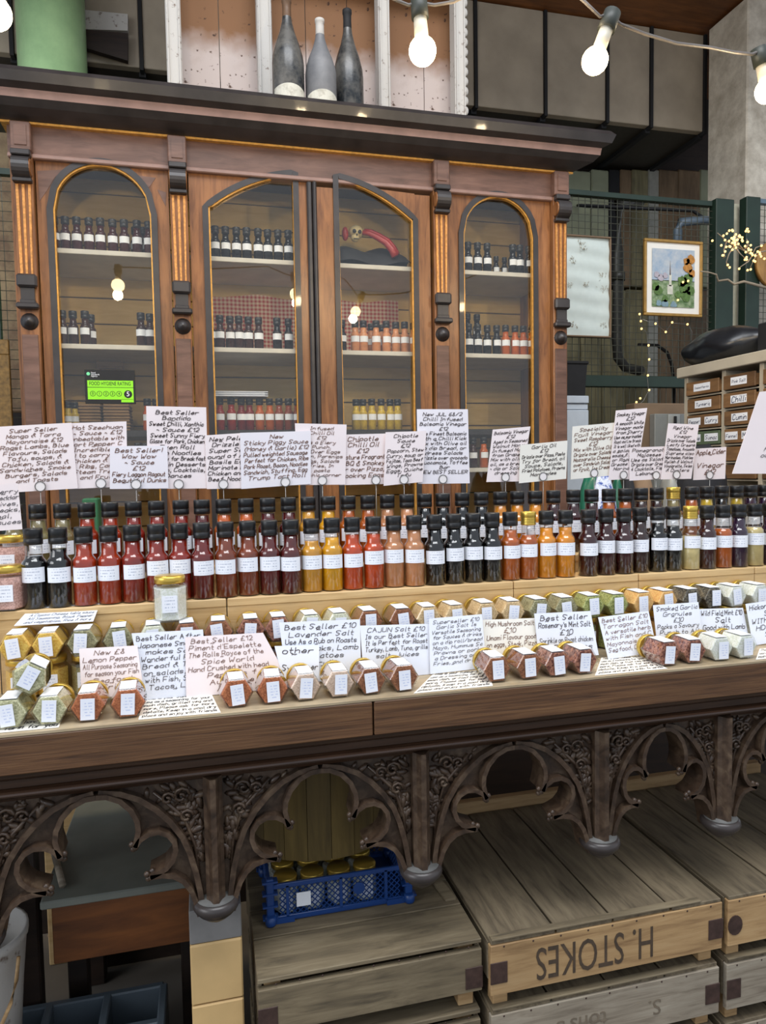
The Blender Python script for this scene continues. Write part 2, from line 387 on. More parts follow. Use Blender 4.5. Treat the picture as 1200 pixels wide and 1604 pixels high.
# ---------------------------------------------------------------- levels
TT = 0.972      # table top
R1 = 1.134      # first riser step
R2 = 1.178      # second riser step
CY = 3.40       # cabinet face plane
CT = 0.45       # crate top
# ================================================================ SETTING
mb = MB(); mb.box(-4.5, 7.0, -4.0, 6.2, -0.12, 0)
struct('floor', mb, plain('grey_concrete_floor', srgb(92, 86, 78), .7, 0, .25, 3))
mb = MB(); mb.box(-3.5, 7.0, 5.6, 5.75, 0, 4.6)
wb = struct('wall_back', mb, M_DARKBROWN)
# boards of the back wall that show behind the mesh, right of the cabinet
def wall_board(x0, x1, y0, y1, mat, Y=5.5):
    a = P(x0, y0, Y); b = P(x1, y1, Y)
    q = MB(); q.box(a.x, b.x, Y-.05, Y+.06, b.z, a.z, 0, .01)
    wpart('board', q, mat, wb)
M_OLIVE = wood('olive_painted_boards', srgb(104, 98, 72), srgb(142, 134, 100), None, (6, 6, .8), 5, .7, .2)
M_TAUPE = wood('taupe_boards', srgb(108, 88, 64), srgb(140, 116, 88), None, (6, 6, .8), 5, .7, .2)
M_SAGE = plain('pale_sage_boards', srgb(150, 154, 128), .7, 0, .15, 5)
for x0, x1, mt in ((872, 921, M_SAGE), (922, 949, M_SAGE), (950, 966, M_BLACKM), (967, 984, M_TAUPE), (985, 1010, M_OLIVE), (1026, 1056, M_TAUPE), (1057, 1090, M_TAUPE), (1091, 1112, M_SAGE)):
    wall_board(x0, x1, 268, 452, mt)
for x0, x1 in ((872, 905), (906, 938), (939, 975), (976, 1009)):
    wall_board(x0, x1, 455, 780, M_OLIVE)
wall_board(1011, 1025, 268, 780, plain('pale_grey_strip', srgb(150, 150, 142), .6, 0, .1))
for x0, x1 in ((1027, 1058), (1059, 1112)):
    wall_board(x0, x1, 455, 780, M_TAUPE)
# ceiling boards over the duct
mb = MB(); mb.box(-3.5, 7.0, 2.9, 6.2, 4.62, 4.7)
struct('ceiling', mb, M_BROWNCEIL)
# brown fascia above the grey duct
a = P(730, -260, 4.9); b = P(1300, 60, 4.9)
mb = MB(); mb.box(-2.6, 4.62, 5.0, 5.12, P(950, 35, 4.9).z-.02, 4.6)
struct('trim_1', mb, M_BROWNCEIL)
# grey panelled duct
zb = P(950, 189, 4.8).z; zt = P(950, 32, 4.8).z
duct = thing('panelled_duct', 'long grey panelled duct running under the brown ceiling behind the cabinet', 'duct', (1.0, 5.0, zb))
bx = [P(x, 100, 4.8).x for x in (-260, -120, 20, 130, 222, 300, 420, 520, 640, 745, 854, 951, 1020, 1104)]
for i in range(len(bx)-1):
    q = MB(); q.box(bx[i]+.012, bx[i+1]-.012, 4.8, 4.86, zb, zt, 0, .004); wpart('panel', q, M_GREYDUCT, duct)
for x in bx:
    q = MB(); q.box(x-.011, x+.011, 4.785, 4.85, zb-.02, zt); q.box(x-.02, x+.02, 4.84, 5.6, zb-.035, zb-.005); wpart('rib', q, M_BLACKM, duct)
q = MB(); q.box(bx[0], bx[-1], 4.86, 5.6, zb, zb+.03); wpart('soffit', q, plain('dark_soffit', srgb(58, 54, 46), .7), duct)
# concrete pillar (right)
mb = MB(); mb.box(3.73, 4.5, 4.32, 4.72, 0, 4.6, 0, .01)
p_ = single('concrete_pillar', mb, M_PLASTER, 'weathered grey concrete pillar rising behind the right mesh panel', 'pillar')
# green iron column (left)
a = P(20, 60, 4.5); b = P(131, 60, 4.5); cx = (a.x+b.x)/2; r = (b.x-a.x)/2
mb = MB(); mb.lathe([(r, 0), (r, 4.6)], 40, (cx, 4.6, 0))
single('round_column', mb, M_GREENPALE, 'thick round glossy green column standing behind the cabinet at left', 'column')
# tan panel left of the column
mb = MB(); mb.box(P(-90, 90, 5.0).x, P(26, 90, 5.0).x, 5.0, 5.05, 1.8, P(10, 36, 5.0).z, 0, .01)
single('wall_panel', mb, flaky('stained_tan_board', srgb(150, 128, 96), srgb(116, 92, 70), 6, .4, .6), 'stained tan board left of the green column, above the cabinet', 'panel')
# beams between column and window frame
mb = MB(); c = [P(118, 45, 4.75), P(200, 48, 4.75), P(200, 22, 4.75), P(118, 14, 4.75)]; mb.quadbox(c, (0, .05, 0))
single('cross_beam', mb, M_WHITEFLAKE, 'short white painted beam right of the green column', 'beam')
mb = MB(); c = [P(118, 70, 4.74), P(200, 95, 4.74), P(200, 52, 4.74), P(118, 45, 4.74)]; mb.quadbox(c, (0, .04, 0))
single('dark_board', mb, M_DARKBROWN, 'dark brown board below the short white beam', 'board')
# ================================================================ OLD WINDOW FRAME ON CABINET
WF = thing('old_window_frame', 'old white flaking window frame standing on top of the cabinet', 'window frame', (0.6, 3.7, 2.98))
zb0 = 2.985
for x0, x1, nm in ((262, 286, 1), (405, 428, 0), (594, 612, 0), (713, 730, 1)):
    a = P(x0, 120, 3.66).x; b = P(x1, 120, 3.66).x
    q = MB(); q.box(a, b, 3.66, 3.74, zb0, 3.9, 0, .004)
    q.box(a+.006, a+.012, 3.65, 3.66, zb0, 3.9); q.box(b-.012, b-.006, 3.65, 3.66, zb0, 3.9)
    wpart('upright', q, M_WHITEFLAKE, WF)
a = P(262, 0, 3.66).x; b = P(730, 0, 3.66).x
q = MB(); q.box(a, b, 3.655, 3.75, 3.9, 3.96, 0, .006); wpart('head_rail', q, M_WHITEFLAKE, WF)
M_BACKB = zpaint('brown_to_whitish_backboard', srgb(124, 86, 54), srgb(186, 172, 166), -.12, .28, srgb(120, 100, 88))  # brown towards the top, whitish towards the bottom, uneven edge
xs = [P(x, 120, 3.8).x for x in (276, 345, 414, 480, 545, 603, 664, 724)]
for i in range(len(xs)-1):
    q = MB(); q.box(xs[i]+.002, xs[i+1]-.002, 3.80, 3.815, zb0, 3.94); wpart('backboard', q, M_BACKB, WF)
# carved edge along right upright
q = MB()
for k in range(16):
    q.ball((P(727, 120, 3.66).x+.012, 3.67, zb0+.1+k*.05), .016, 8, 0, (1, .6, 1.4))
wpart('carved_edge', q, M_WHITEFLAKE, WF)
# ================================================================ DISPLAY CABINET
CAB = thing('display_cabinet', 'tall dark wooden display cabinet with arched glass doors behind the counter', 'cabinet', (0.54, 3.65, 0))
CX0, CX1 = -0.755, 1.845
DZ = 3.90   # back
q = MB(); q.box(CX0, CX0+.03, CY+.02, DZ, 0, 2.96); wpart('side_panel', q, M_WALNUT, CAB)
q = MB(); q.box(CX1-.03, CX1, CY+.02, DZ, 0, 2.96); wpart('side_panel', q, M_WALNUT, CAB)
q = MB(); q.box(CX0+.03, CX1-.03, CY+.04, DZ, 2.86, 2.98); wpart('top_board', q, M_DARKBROWN, CAB)
z = 1.0; k = 0
while z < 2.85:
    q = MB(); q.box(CX0+.03, CX1-.03, DZ-.025, DZ-.01, z+.003, z+.125, 0, .003); wpart('plank', q, M_CREAM, CAB); z += .128
q = MB(); q.box(CX0, CX1, DZ-.01, DZ, 0, 2.98); wpart('back_panel', q, M_DARKBROWN, CAB)
SH = {1: 2.395, 2: 1.98, 3: 1.598, 4: 1.398}
for k in (1, 2):
    q = MB(); q.box(CX0+.03, CX1-.03, CY+.05, DZ-.03, SH[k]-.022, SH[k], 0, .002); wpart('shelf', q, M_SHELF, CAB)
q = MB(); q.box(CX0+.03, CX1-.03, CY+.08, DZ-.03, SH[3]-.03, SH[3], 0, .002); wpart('shelf', q, plain('dark_shelf', srgb(34, 28, 26), .4), CAB, 'dark shelf')
q = MB(); q.box(CX0+.03, CX1-.03, CY+.05, DZ-.03, SH[4]-.022, SH[4], 0, .002); wpart('shelf', q, M_SHELF, CAB)
for x in (-.09, 1.14):
    q = MB(); q.box(x, x+.02, CY+.06, DZ-.03, 1.0, 2.86); wpart('partition', q, M_CREAM, CAB)
# lower body
q = MB(); q.box(CX0, CX1, CY+.0, DZ, 0, 1.0); wpart('lower_body', q, M_WALNUT, CAB)
# cornice
def moulding(prof, x0, x1, mat, name, retr=True):
    """prof: (y,z) polyline closed; extruded in X with a return at the right end"""
    q = MB(); n = len(prof)
    vs = [(x0, p[0], p[1]) for p in prof]+[(x1-(p[0]-CY) if retr else x1, p[0], p[1]) for p in prof]
    fs = [(i, (i+1) % n, (i+1) % n+n, i+n) for i in range(n)]+[tuple(range(n-1, -1, -1)), tuple(range(n, 2*n))]
    q.add(vs, fs); return wpart(name, q, mat, CAB)
zf = 2.97
moulding([(3.24, 3.045), (3.22, 3.02), (3.235, 2.985), (3.27, 2.972), (CY+.1, 2.972), (CY+.1, 3.055), (3.27, 3.055)], CX0-.25, CX1+.0, M_EBONY, 'cornice_top')
moulding([(3.27, 2.972), (3.275, 2.94), (CY+.1, 2.94), (CY+.1, 2.972)], CX0-.2, CX1+.0, M_MAUVE, 'cornice_band')
moulding([(3.275, 2.94), (3.30, 2.915), (3.34, 2.90), (3.375, 2.888), (CY+.1, 2.888), (CY+.1, 2.94)], CX0-.15, CX1+.0, M_EBONY, 'cornice_cove')
moulding([(3.372, 2.888), (3.372, 2.879), (CY+.1, 2.879), (CY+.1, 2.888)], CX0-.02, CX1+.0, M_GOLD, 'gold_line')
q = MB(); q.box(CX0, CX1, CY-.005, CY+.06, 2.76, 2.879); wpart('frieze', q, M_MAROON, CAB)
q = MB(); q.box(CX0, CX1, CY-.02, CY+.05, 2.742, 2.762, 0, .004); wpart('frieze_moulding', q, M_MAUVE, CAB)
# top boards over cornice
q = MB(); q.box(CX0, CX1-.02, 3.3, DZ, 2.98, 2.985); wpart('dust_board', q, M_DARKBROWN, CAB)

def arch_pts(x0, x1, zs, f, n=22):
    return [(x0+(x1-x0)*i/n, f(x0+(x1-x0)*i/n)) for i in range(n+1)]
def door(name, X0, X1, O0, O1, zspring, f, ztl, ztr, y, gold, topmat=M_WALNUT_X):
    """frame X0..X1 with glazed opening O0..O1 whose head follows f(x)"""
    d = obj(name, None, CAB, (0, 0, 0)) if False else None
    zbot = 1.05
    # the door leaf itself is the frame mesh
    q = MB()
    q.box(X0, O0, y, y+.035, zbot, min(ztl, ztr)-.001); q.box(O1, X1, y, y+.035, zbot, min(ztl, ztr)-.001)
    pts = arch_pts(O0, O1, zspring, f)
    zt = lambda x: ztl+(ztr-ztl)*(x-X0)/(X1-X0)
    poly = [(p[0], p[1]) for p in pts]+[(O1, zt(O1)), (O0, zt(O0))]
    q.prism(poly, y, y+.035, 0)
    leaf = wpart(name, q, [M_WALNUT, M_WALNUT_X], CAB)
    q = MB(); n = len(pts)
    pane = [(O0, zbot), (O1, zbot)]+list(reversed(pts)); q.prism(pane, y+.016, y+.020); wpart('glass_pane', q, M_PANE, leaf)
    path = [(O0, zbot)]+pts+[(O1, zbot)]
    q = MB(); inw = .016
    # ebonised bead, outside the opening edge, proud
    q.band(path, .026, y-.012, y+.01); wpart('ebonised_bead', q, M_EBONY, leaf)
    # gilt slip inside it
    cxm = (O0+O1)/2; zc = zspring-.1
    ip = []
    for (x, z) in path:
        dv = Vector((cxm-x, (zc-z) if z > zspring-.001 else 0))
        dv.normalize(); ip.append((x+dv.x*inw, z+dv.y*inw))
    q = MB(); q.band(ip, .008, y-.006, y+.014); wpart('gilt_slip', q, gold, leaf)
    return leaf
def semi(c, r, zs): return lambda x: zs+math.sqrt(max(0, r*r-(x-c)**2))
door('door', -.652, -.108, -.600, -.172, 2.545, semi(-.386, .214, 2.545), 2.745, 2.745, CY+.005, M_GOLD)
seg = lambda x: 2.785-.746+math.sqrt(max(0, .746**2-(x-.545)**2))
door('door', -.020, .515, .050, .462, 2.6, seg, 2.75, 2.75, CY+.005, M_GOLD)
door('door', .548, 1.112, .648, 1.036, 2.6, seg, 2.748, 2.722, CY-.010, M_GOLD)
door('door', 1.212, 1.76, 1.275, 1.676, 2.56, semi(1.4755, .2005, 2.56), 2.745, 2.745, CY+.005, M_GOLD)
q = MB(); q.box(.512, .536, CY-.02, CY+.03, 1.05, 2.742, 0, .006); q.box(.538, .556, CY-.03, CY+.02, 1.05, 2.742, 0, .006); wpart('meeting_stile', q, M_EBONY, CAB)
# rotated inlay triangles on the left arch door
for tri in (((-.645, 2.70), (-.53, 2.715), (-.575, 2.68), (-.61, 2.62), (-.64, 2.575)), ((-.25, 2.715), (-.16, 2.71), (-.19, 2.665)), ((-.155, 2.66), (-.118, 2.65), (-.122, 2.59))):
    q = MB(); q.prism(tri, CY+.0035, CY+.006); wpart('inlay', q, M_MAROON, CAB)
# pilasters
def pilaster(cx, wd, hw):
    q = MB(); q.box(cx-hw, cx+hw, CY-.03, CY+.03, 1.0, 2.76, 0, .003)
    p = wpart('pilaster', q, M_WALNUT, CAB)
    q = MB(); q.box(cx-hw-.002, cx+hw+.002, CY-.05, CY+.02, 2.762, 2.88, 0, .004); q.box(cx-hw+.014, cx+hw-.014, CY-.054, CY-.05, 2.782, 2.862); wpart('head_block', q, M_MAROON, p)
    # scroll bracket
    q = MB(); q.box(cx-hw, cx+hw, CY-.07, CY-.03, 2.735, 2.76, 0, .004)
    prof = []
    for i in range(11):
        a = PI*i/10; prof.append((CY-.045-.045*math.sin(a)*1.0, 2.69+.045*math.cos(a)))
    n = len(prof)
    vs = [(cx-hw+.004, a_, b_) for a_, b_ in prof]+[(cx+hw-.004, a_, b_) for a_, b_ in prof]
    q.add(vs, [(i, i+1, i+1+n, i+n) for i in range(n-1)]+[tuple(range(n)), tuple(range(2*n-1, n-1, -1)), (0, n, 2*n-1, n-1)], 0, False)
    q.box(cx-hw, cx+hw, CY-.06, CY-.03, 2.63, 2.647, 0, .003)
    wpart('scroll', q, M_EBONY, p)
    q = MB(); q.lathe([(.03, -hw-.001), (.038, -hw+.006), (.012, -hw+.008)], 14, (cx, CY-.05, 2.69), 0, 'X'); wpart('scroll_cheek', q, M_WALNUT, p); q = MB(); q.lathe([(.012, hw-.008), (.038, hw-.006), (.03, hw+.001)], 14, (cx, CY-.05, 2.69), 0, 'X')
    wpart('scroll_cheek', q, M_WALNUT, p)
    for k in (-1, 0, 1):
        q = MB(); w_ = hw*.17
        q.prism([(cx+k*hw*.56-w_/1.3, 2.255), (cx+k*hw*.5+w_/1.6, 2.255), (cx+k*hw*.64+w_/1.2, 2.625), (cx+k*hw*.64-w_/1.2, 2.625)], CY-.037, CY-.029)
        wpart('gilded_flute', q, M_GILT2, p)
    q = MB(); q.box(cx-hw-.002, cx+hw+.002, CY-.062, CY-.03, 2.195, 2.25, 0, .008)
    q.box(cx-hw*.72, cx+hw*.72, CY-.045, CY-.03, 2.13, 2.195)
    q.box(cx-hw-.006, cx+hw+.006, CY-.066, CY-.03, 2.105, 2.13, 0, .006); q.box(cx-hw*.8, cx+hw*.8, CY-.052, CY-.03, 2.125, 2.145, 0, .003)
    wpart('bracket', q, M_EBONY, p)
    q = MB(); q.lathe([(.036, -CY+.0), (.036, 0.)][:0] or [(.036, .03), (.036, .012), (.028, .008), (.026, .0), (.018, -.012), (.006, -.018), (.001, -.02)], 18, (cx, CY-.045, 2.055), 0, 'Y')
    wpart('roundel', q, M_EBONY, p)
    q = MB(); q.box(cx-hw+.006, cx+hw-.006, CY-.036, CY-.03, 1.1, 2.0, 0, .002); wpart('lower_strip', q, M_MAROON, p)
for cx, hw in ((-.695, .038), (-.064, .038), (1.163, .038), (1.80, .038)):
    pilaster(cx, 0, hw)
# ---- gingham cloth
q = MB()
n = 30; vs = []; x0, x1 = .03, 1.08
for i in range(n+1):
    x = x0+(x1-x0)*i/n; yy = DZ-.032+.004*math.sin(i*1.3); top = 2.318-.010*math.sin(i*.6)
    vs += [(x, yy, 1.985), (x, yy, top), (x, yy+.003, 1.985), (x, yy+.003, top)]
fs = []
for i in range(n):
    a = i*4; fs += [(a, a+4, a+5, a+1), (a+2, a+3, a+7, a+6), (a+1, a+5, a+7, a+3), (a, a+2, a+6, a+4)]
q.add(vs, fs)
single('gingham_cloth', q, gingham('red_gingham'), 'red and white gingham cloth hung behind the middle cabinet shelf', 'cloth')
# ================================================================ BOTTLES
SEG = 18
BP = [(.0218, 0), (.0237, .003), (.0237, .087), (.0232, .092), (.0210, .0965), (.0178, .100), (.0164, .105), (.0158, .131)]
def prof_in(fill):
    out = []; g = .0012
    for r, z in BP:
        z2 = max(z, .002)
        if z2 >= fill: break
        out.append((r-g, z2))
    # interpolate
    for (r0, z0), (r1, z1) in zip(BP, BP[1:]):
        if z0 <= fill <= z1:
            t = (fill-z0)/(z1-z0); out.append((r0+(r1-r0)*t-g, fill)); break
    return out
CONT = {}
def contents_mesh(mat, fill, seg=SEG):
    k = (mat.name, fill, seg)
    if k not in CONT:
        q = MB(); q.lathe(prof_in(fill), seg); CONT[k] = q.mesh('bottle_contents', [mat])
    return CONT[k]
q = MB(); q.lathe(BP, SEG); ME_GLASS = q.mesh('bottle_glass', [M_BGLASS])
capprof = [(.0160, .1275), (.0180, .1285), (.0180, .1395), (.0174, .140), (.0174, .141), (.0180, .1415), (.0180, .158), (.0170, .160), (.001, .1602)]
q = MB(); q.lathe(capprof, SEG); ME_CAP = q.mesh('cap', [M_BLACK])
gcp = [(.0160, .128), (.0181, .129)]
for i in range(4): gcp += [(.0181, .132+i*.004), (.0170, .1335+i*.004), (.0181, .135+i*.004)]
gcp += [(.0181, .158), (.0170, .160), (.001, .1602)]
q = MB(); q.lathe(gcp, SEG); ME_GCAP = q.mesh('cap', [M_GCAP])
def label_mesh(r, half, z0, z1, mat):
    q = MB(); n = 10; vs = []
    for i in range(n+1):
        a = -PI/2-half+2*half*i/n
        for z in (z0, z1): vs.append((r*math.cos(a), r*math.sin(a), z))
    q.add(vs, [(2*i, 2*i+2, 2*i+3, 2*i+1) for i in range(n)], 0, True)
    me = bpy.data.meshes.new('label'); me.from_pydata(q.v, [], q.f); me.materials.append(mat); me.polygons.foreach_set('use_smooth', [True]*len(q.f)); me.update(); return me
ME_LAB = label_mesh(.0240, math.radians(62), .052, .082, M_LABEL)
ME_LABS = label_mesh(.0240, math.radians(62), .052, .082, M_LABEL_S)
def bottle(label, loc, mat, fill=.125, gold=False, rz=0., group=None, s=1.0, cheap=False, lab_dz=0., glassed=True):
    t = thing('sauce_bottle', label, 'bottle', loc, rz, group); t.scale = (s, s, s)
    if glassed: obj('bottle_glass', ME_GLASS, t)
    obj('contents', contents_mesh(mat, fill), t)
    obj('cap', ME_GCAP if gold else ME_CAP, t)
    obj('paper_label', ME_LABS if cheap else ME_LAB, t, (0, 0, lab_dz))
    return t
L = {
 'black': ('black', liquid('liquid_black', srgb(9, 8, 9))),
 'clear': ('pale clear', liquid('liquid_pale', srgb(176, 160, 110), .5)),
 'orangered': ('orange-red', liquid('liquid_orangered', srgb(160, 48, 14))),
 'red': ('bright red', liquid('liquid_red', srgb(136, 32, 16))),
 'deepred': ('deep red', liquid('liquid_deepred', srgb(108, 24, 18))),
 'darkred': ('dark red', liquid('liquid_darkred', srgb(88, 22, 20))),
 'rust': ('rust brown', liquid('liquid_rust', srgb(126, 54, 24))),
 'mustard': ('mustard yellow', liquid('liquid_mustard', srgb(208, 146, 40))),
 'yellow': ('bright yellow', liquid('liquid_yellow', srgb(222, 158, 14))),
 'chilli': ('clear chilli-red', liquid('liquid_chillioil', srgb(190, 66, 14))),
 'peach': ('peach coloured', liquid('liquid_peach', srgb(196, 132, 88))),
 'amber': ('brown amber', liquid('liquid_amber', srgb(170, 82, 20))),
 'gold': ('golden amber', liquid('liquid_gold', srgb(214, 134, 20))),
 'maroon': ('maroon', liquid('liquid_maroon', srgb(56, 14, 16))),
 'brown': ('dark brown', liquid('liquid_brown', srgb(48, 20, 12))),
 'straw': ('pale straw', liquid('liquid_straw', srgb(206, 186, 130))),
 'purple': ('dark purple', liquid('liquid_purple', srgb(48, 22, 50))),
 'orange': ('orange', liquid('liquid_orange', srgb(196, 92, 30))),
 'oil': ('pale yellow oil', liquid('liquid_oil', srgb(190, 160, 50))),
}
FRONT = [(52, 'black', .105), (91, 'black', .118), (131, 'orangered', .125), (170, 'orangered', .125), (207, 'red', .13), (245, 'red', .13), (281, 'red', .13), (316, 'deepred', .13), (353, 'rust', .13), (388, 'rust', .13), (422, 'darkred', .13), (455, 'darkred', .13), (488, 'mustard', .112), (520, 'yellow', .118), (552, 'chilli', .122), (585, 'chilli', .122), (617, 'peach', .13), (648, 'peach', .13), (680, 'black', .128), (711, 'black', .13), (742, 'black', .13), (771, 'black', .13), (800, 'amber', .118), (828, 'amber', .105, 1), (856, 'gold', .12), (885, 'gold', .12), (920, 'maroon', .13), (948, 'maroon', .13), (976, 'maroon', .13), (1003, 'brown', .13), (1030, 'black', .12), (1055, 'black', .112), (1081, 'straw', .085, 1), (1106, 'maroon', .13), (1131, 'amber', .1), (1156, 'purple', .13), (1181, 'straw', .1), (1206, 'purple', .13)]
BACK = [(20, 'clear'), (58, 'clear'), (97, 'clear'), (135, 'orangered'), (172, 'orangered'), (209, 'red'), (245, 'red'), (283, 'red'), (316, 'darkred'), (350, 'orange'), (385, 'orange'), (419, 'darkred'), (452, 'darkred'), (483, 'mustard'), (514, 'yellow'), (546, 'amber'), (576, 'amber'), (607, 'peach'), (637, 'peach'), (666, 'black'), (694, 'black'), (724, 'black'), (753, 'black'), (784, 'gold'), (811, 'gold'), (838, 'gold'), (866, 'maroon'), (899, 'maroon'), (927, 'maroon'), (954, 'amber'), (980, 'amber'), (1005, 'brown'), (1030, 'brown'), (1056, 'clear', 1), (1082, 'amber'), (1108, 'oil'), (1132, 'black'), (1154, 'oil'), (1177, 'purple'), (1199, 'purple')]
def row(lst, Y, z, py, where, group):
    ds = []
    for b in lst:
        g = len(b) > 2 and (b[-1] == 1)
        ds.append('%s bottle with %s cap' % (L[b[1]][0], 'gold' if g else 'black'))
    for b, lb in zip(lst, ordlabels(ds, where)):
        g = len(b) > 2 and (b[-1] == 1); fill = b[2] if (len(b) > 2 and b[2] != 1) else .125
        x = P(b[0], py, Y).x
        dist = math.hypot(x, Y)
        face = -math.atan2(x, Y)*.6
        bottle(lb, (x, Y+random.uniform(-.004, .004), z), L[b[1]][1], fill, g, face+random.uniform(-.25, .3), group, 1.0, False, random.uniform(-.003, .004))
YF, YB = 1.555, 1.672
row(FRONT, YF, R1, 840, 'in front row', 'sauce bottles in the front row')
row(BACK, YB, R2, 790, 'in back row', 'sauce bottles in the back row')
# ---- bottles in the cabinet
def cabrow(items, Y, z, where, group, s=1.0):
    ds = ['%s bottle' % L[c][0] for _, c in items]
    for (px, c), lb in zip(items, ordlabels(ds, where)):
        p = P(px, 400, Y)
        bottle(lb, (p.x, Y, z), L[c][1], .125, False, random.uniform(-.2, .2), group, s*random.uniform(.97, 1.0), True, 0., False)
BK, MRN, BR, PE, OI = 'black', 'maroon', 'brown', 'peach', 'oil'
cabrow([(x, MRN) for x in (87, 104, 122, 141, 159, 178, 196, 216, 234)], 3.52, SH[1], 'on top shelf, leftmost door', 'bottles on the top cabinet shelf')
cabrow([(x, BK) for x in (213, 226)], 3.60, SH[1], 'behind others, top shelf, leftmost door', 'bottles on the top cabinet shelf')
cabrow([(x, BK) for x in (323, 338, 354, 371, 387, 405, 420, 436, 452, 468)], 3.52, SH[1], 'on top shelf, second door', 'bottles on the top cabinet shelf')
cabrow([(x, BK) for x in (733, 748, 763, 803, 814, 828)], 3.52, SH[1], 'on top shelf, rightmost door', 'bottles on the top cabinet shelf')
cabrow([(x, BK) for x in (777, 790)], 3.60, SH[1], 'set back on top shelf, rightmost door', 'bottles on the top cabinet shelf', .75)
cabrow([(x, BR) for x in (93, 110, 129)], 3.52, SH[2], 'at left on middle shelf, leftmost door', 'bottles on the middle cabinet shelf')
cabrow([(138, BR)], 3.60, SH[2], 'half hidden on middle shelf, leftmost door', 'bottles on the middle cabinet shelf')
cabrow([(217, BR), (231, BR)], 3.52, SH[2], 'at right on middle shelf, leftmost door', 'bottles on the middle cabinet shelf')
cabrow([(x, BR) for x in (326, 341, 357, 371, 386, 402)], 3.52, SH[2], 'at left of second door, middle shelf', 'bottles on the middle cabinet shelf')
cabrow([(x, BK) for x in (431, 449)], 3.52, SH[2], 'apart on middle shelf, second door', 'bottles on the middle cabinet shelf')
cabrow([(533, BK)], 3.52, SH[2], 'at left on middle shelf, third door', 'bottles on the middle cabinet shelf')
cabrow([(x, PE) for x in (554, 567, 587, 603, 618, 632, 646)], 3.52, SH[2], 'on middle shelf, third door', 'bottles on the middle cabinet shelf')
cabrow([(x, PE) for x in (579, 596)], 3.60, SH[2], 'behind on middle shelf, third door', 'bottles on the middle cabinet shelf')
cabrow([(x, BK) for x in (733, 747, 762, 777)], 3.52, SH[2], 'on middle shelf, rightmost door', 'bottles on the middle cabinet shelf')
cabrow([(x, 'amber') for x in (791, 806, 819, 832)], 3.52, SH[2], 'on middle shelf, rightmost door', 'bottles on the middle cabinet shelf')
cabrow([(337, 'red'), (355, 'red'), (371, 'deepred'), (384, 'deepred'), (400, 'amber'), (416, 'amber'), (431, 'rust'), (446, 'rust'), (460, 'rust')], 3.55, SH[3], 'on dark shelf, second door', 'bottles on the dark cabinet shelf')
cabrow([(x, OI) for x in (553, 564, 578, 593, 607, 619)], 3.55, SH[3], 'on dark shelf, third door', 'bottles on the dark cabinet shelf')
cabrow([(96, OI), (107, OI)], 3.56, SH[3], 'on dark shelf, leftmost door', 'bottles on the dark cabinet shelf', .85)
cabrow([(222, 'orange'), (236, 'orange')], 3.56, SH[3], 'on dark shelf right end, leftmost door', 'bottles on the dark cabinet shelf', .95)
cabrow([(755, 'amber'), (774, 'straw'), (738, 'brown')], 3.5, SH[4], 'on lowest visible shelf, rightmost door', 'bottles on the lowest cabinet shelf')
cabrow([(205, 'oil'), (217, 'straw'), (229, 'orange')], 3.5, SH[4]+.0, 'on lowest shelf, leftmost door', 'bottles on the lowest cabinet shelf', .9)
# upper small stack of two at the right door
for i, px in enumerate((731, 746)):
    pass
# box carrying the two bottles raised on middle shelf behind right door
a = P(724, 500, 3.62); b = P(756, 500, 3.62)
q = MB(); q.box(a.x, b.x, 3.60, 3.72, SH[2], SH[2]+.085, 0, .003)
single('small_carton', q, M_CARD, 'small brown carton on the middle shelf behind the rightmost door', 'box')
cabrow([(731, BK), (746, BK)], 3.66, SH[2]+.085, 'standing on the small brown carton', 'bottles on the middle cabinet shelf')
# stacked paper bags, leftmost door
pb = thing('paper_bag_stack', 'stack of flat brown paper bags on the dark shelf, leftmost door', 'paper bags', (P(160, 640, 3.65).x, 3.68, SH[3]))
for half in (0, 1):
    for k in range(9):
        x0 = P(114+half*46, 640, 3.6).x; x1 = P(158+half*44, 640, 3.6).x
        q = MB(); q.box(x0+random.uniform(-.004, .004), x1+random.uniform(-.004, .004), 3.60+random.uniform(0, .006), 3.76, SH[3]+.002+k*.0145, SH[3]+.0145+k*.0145, 0, .004)
        wpart('paper_bag', q, plain('brown_bag_paper', srgb(150, 118, 80), .85), pb)
# small wooden item + papers on top
q = MB(); q.box(P(150, 560, 3.8).x, P(192, 560, 3.8).x, 3.8, 3.83, P(170, 577, 3.8).z, P(170, 566, 3.8).z, 0, .003)
q.box(P(150, 560, 3.8).x, P(156, 560, 3.8).x, 3.8, 3.84, SH[3], P(170, 577, 3.8).z)
q.box(P(186, 560, 3.8).x, P(192, 560, 3.8).x, 3.8, 3.84, SH[3], P(170, 577, 3.8).z)
single('wooden_rack', q, M_CRATE_TAN, 'small light wooden rack at the back of the leftmost door', 'rack')
pp = thing('paper_pile', 'loose pile of white papers lying on the red bottles, second door', 'papers', (P(372, 610, 3.55).x, 3.55, SH[3]+.161))
for k in range(5):
    q = MB(); a = P(328-k*2, 612, 3.5).x; b = P(420-(k % 2)*5, 612, 3.5).x
    q.box(a, b, 3.50+.005*(k % 2), 3.66, SH[3]+.162+k*.005, SH[3]+.165+k*.005); wpart('paper_sheet', q, M_PAPER_B, pp)
q = MB(); a = P(134, 780, 3.3); b = P(160, 830, 3.3); q.box(a.x, b.x, 3.2, 3.3, 1.0, a.z, 0, .005)
o_ = single('green_carton', q, plain('green_carton_card', srgb(42, 96, 62), .6), 'green carton standing between the counter and the left cabinet door', 'carton')
o_.location.z = 1.04+(o_.location.z-1.0)-.04
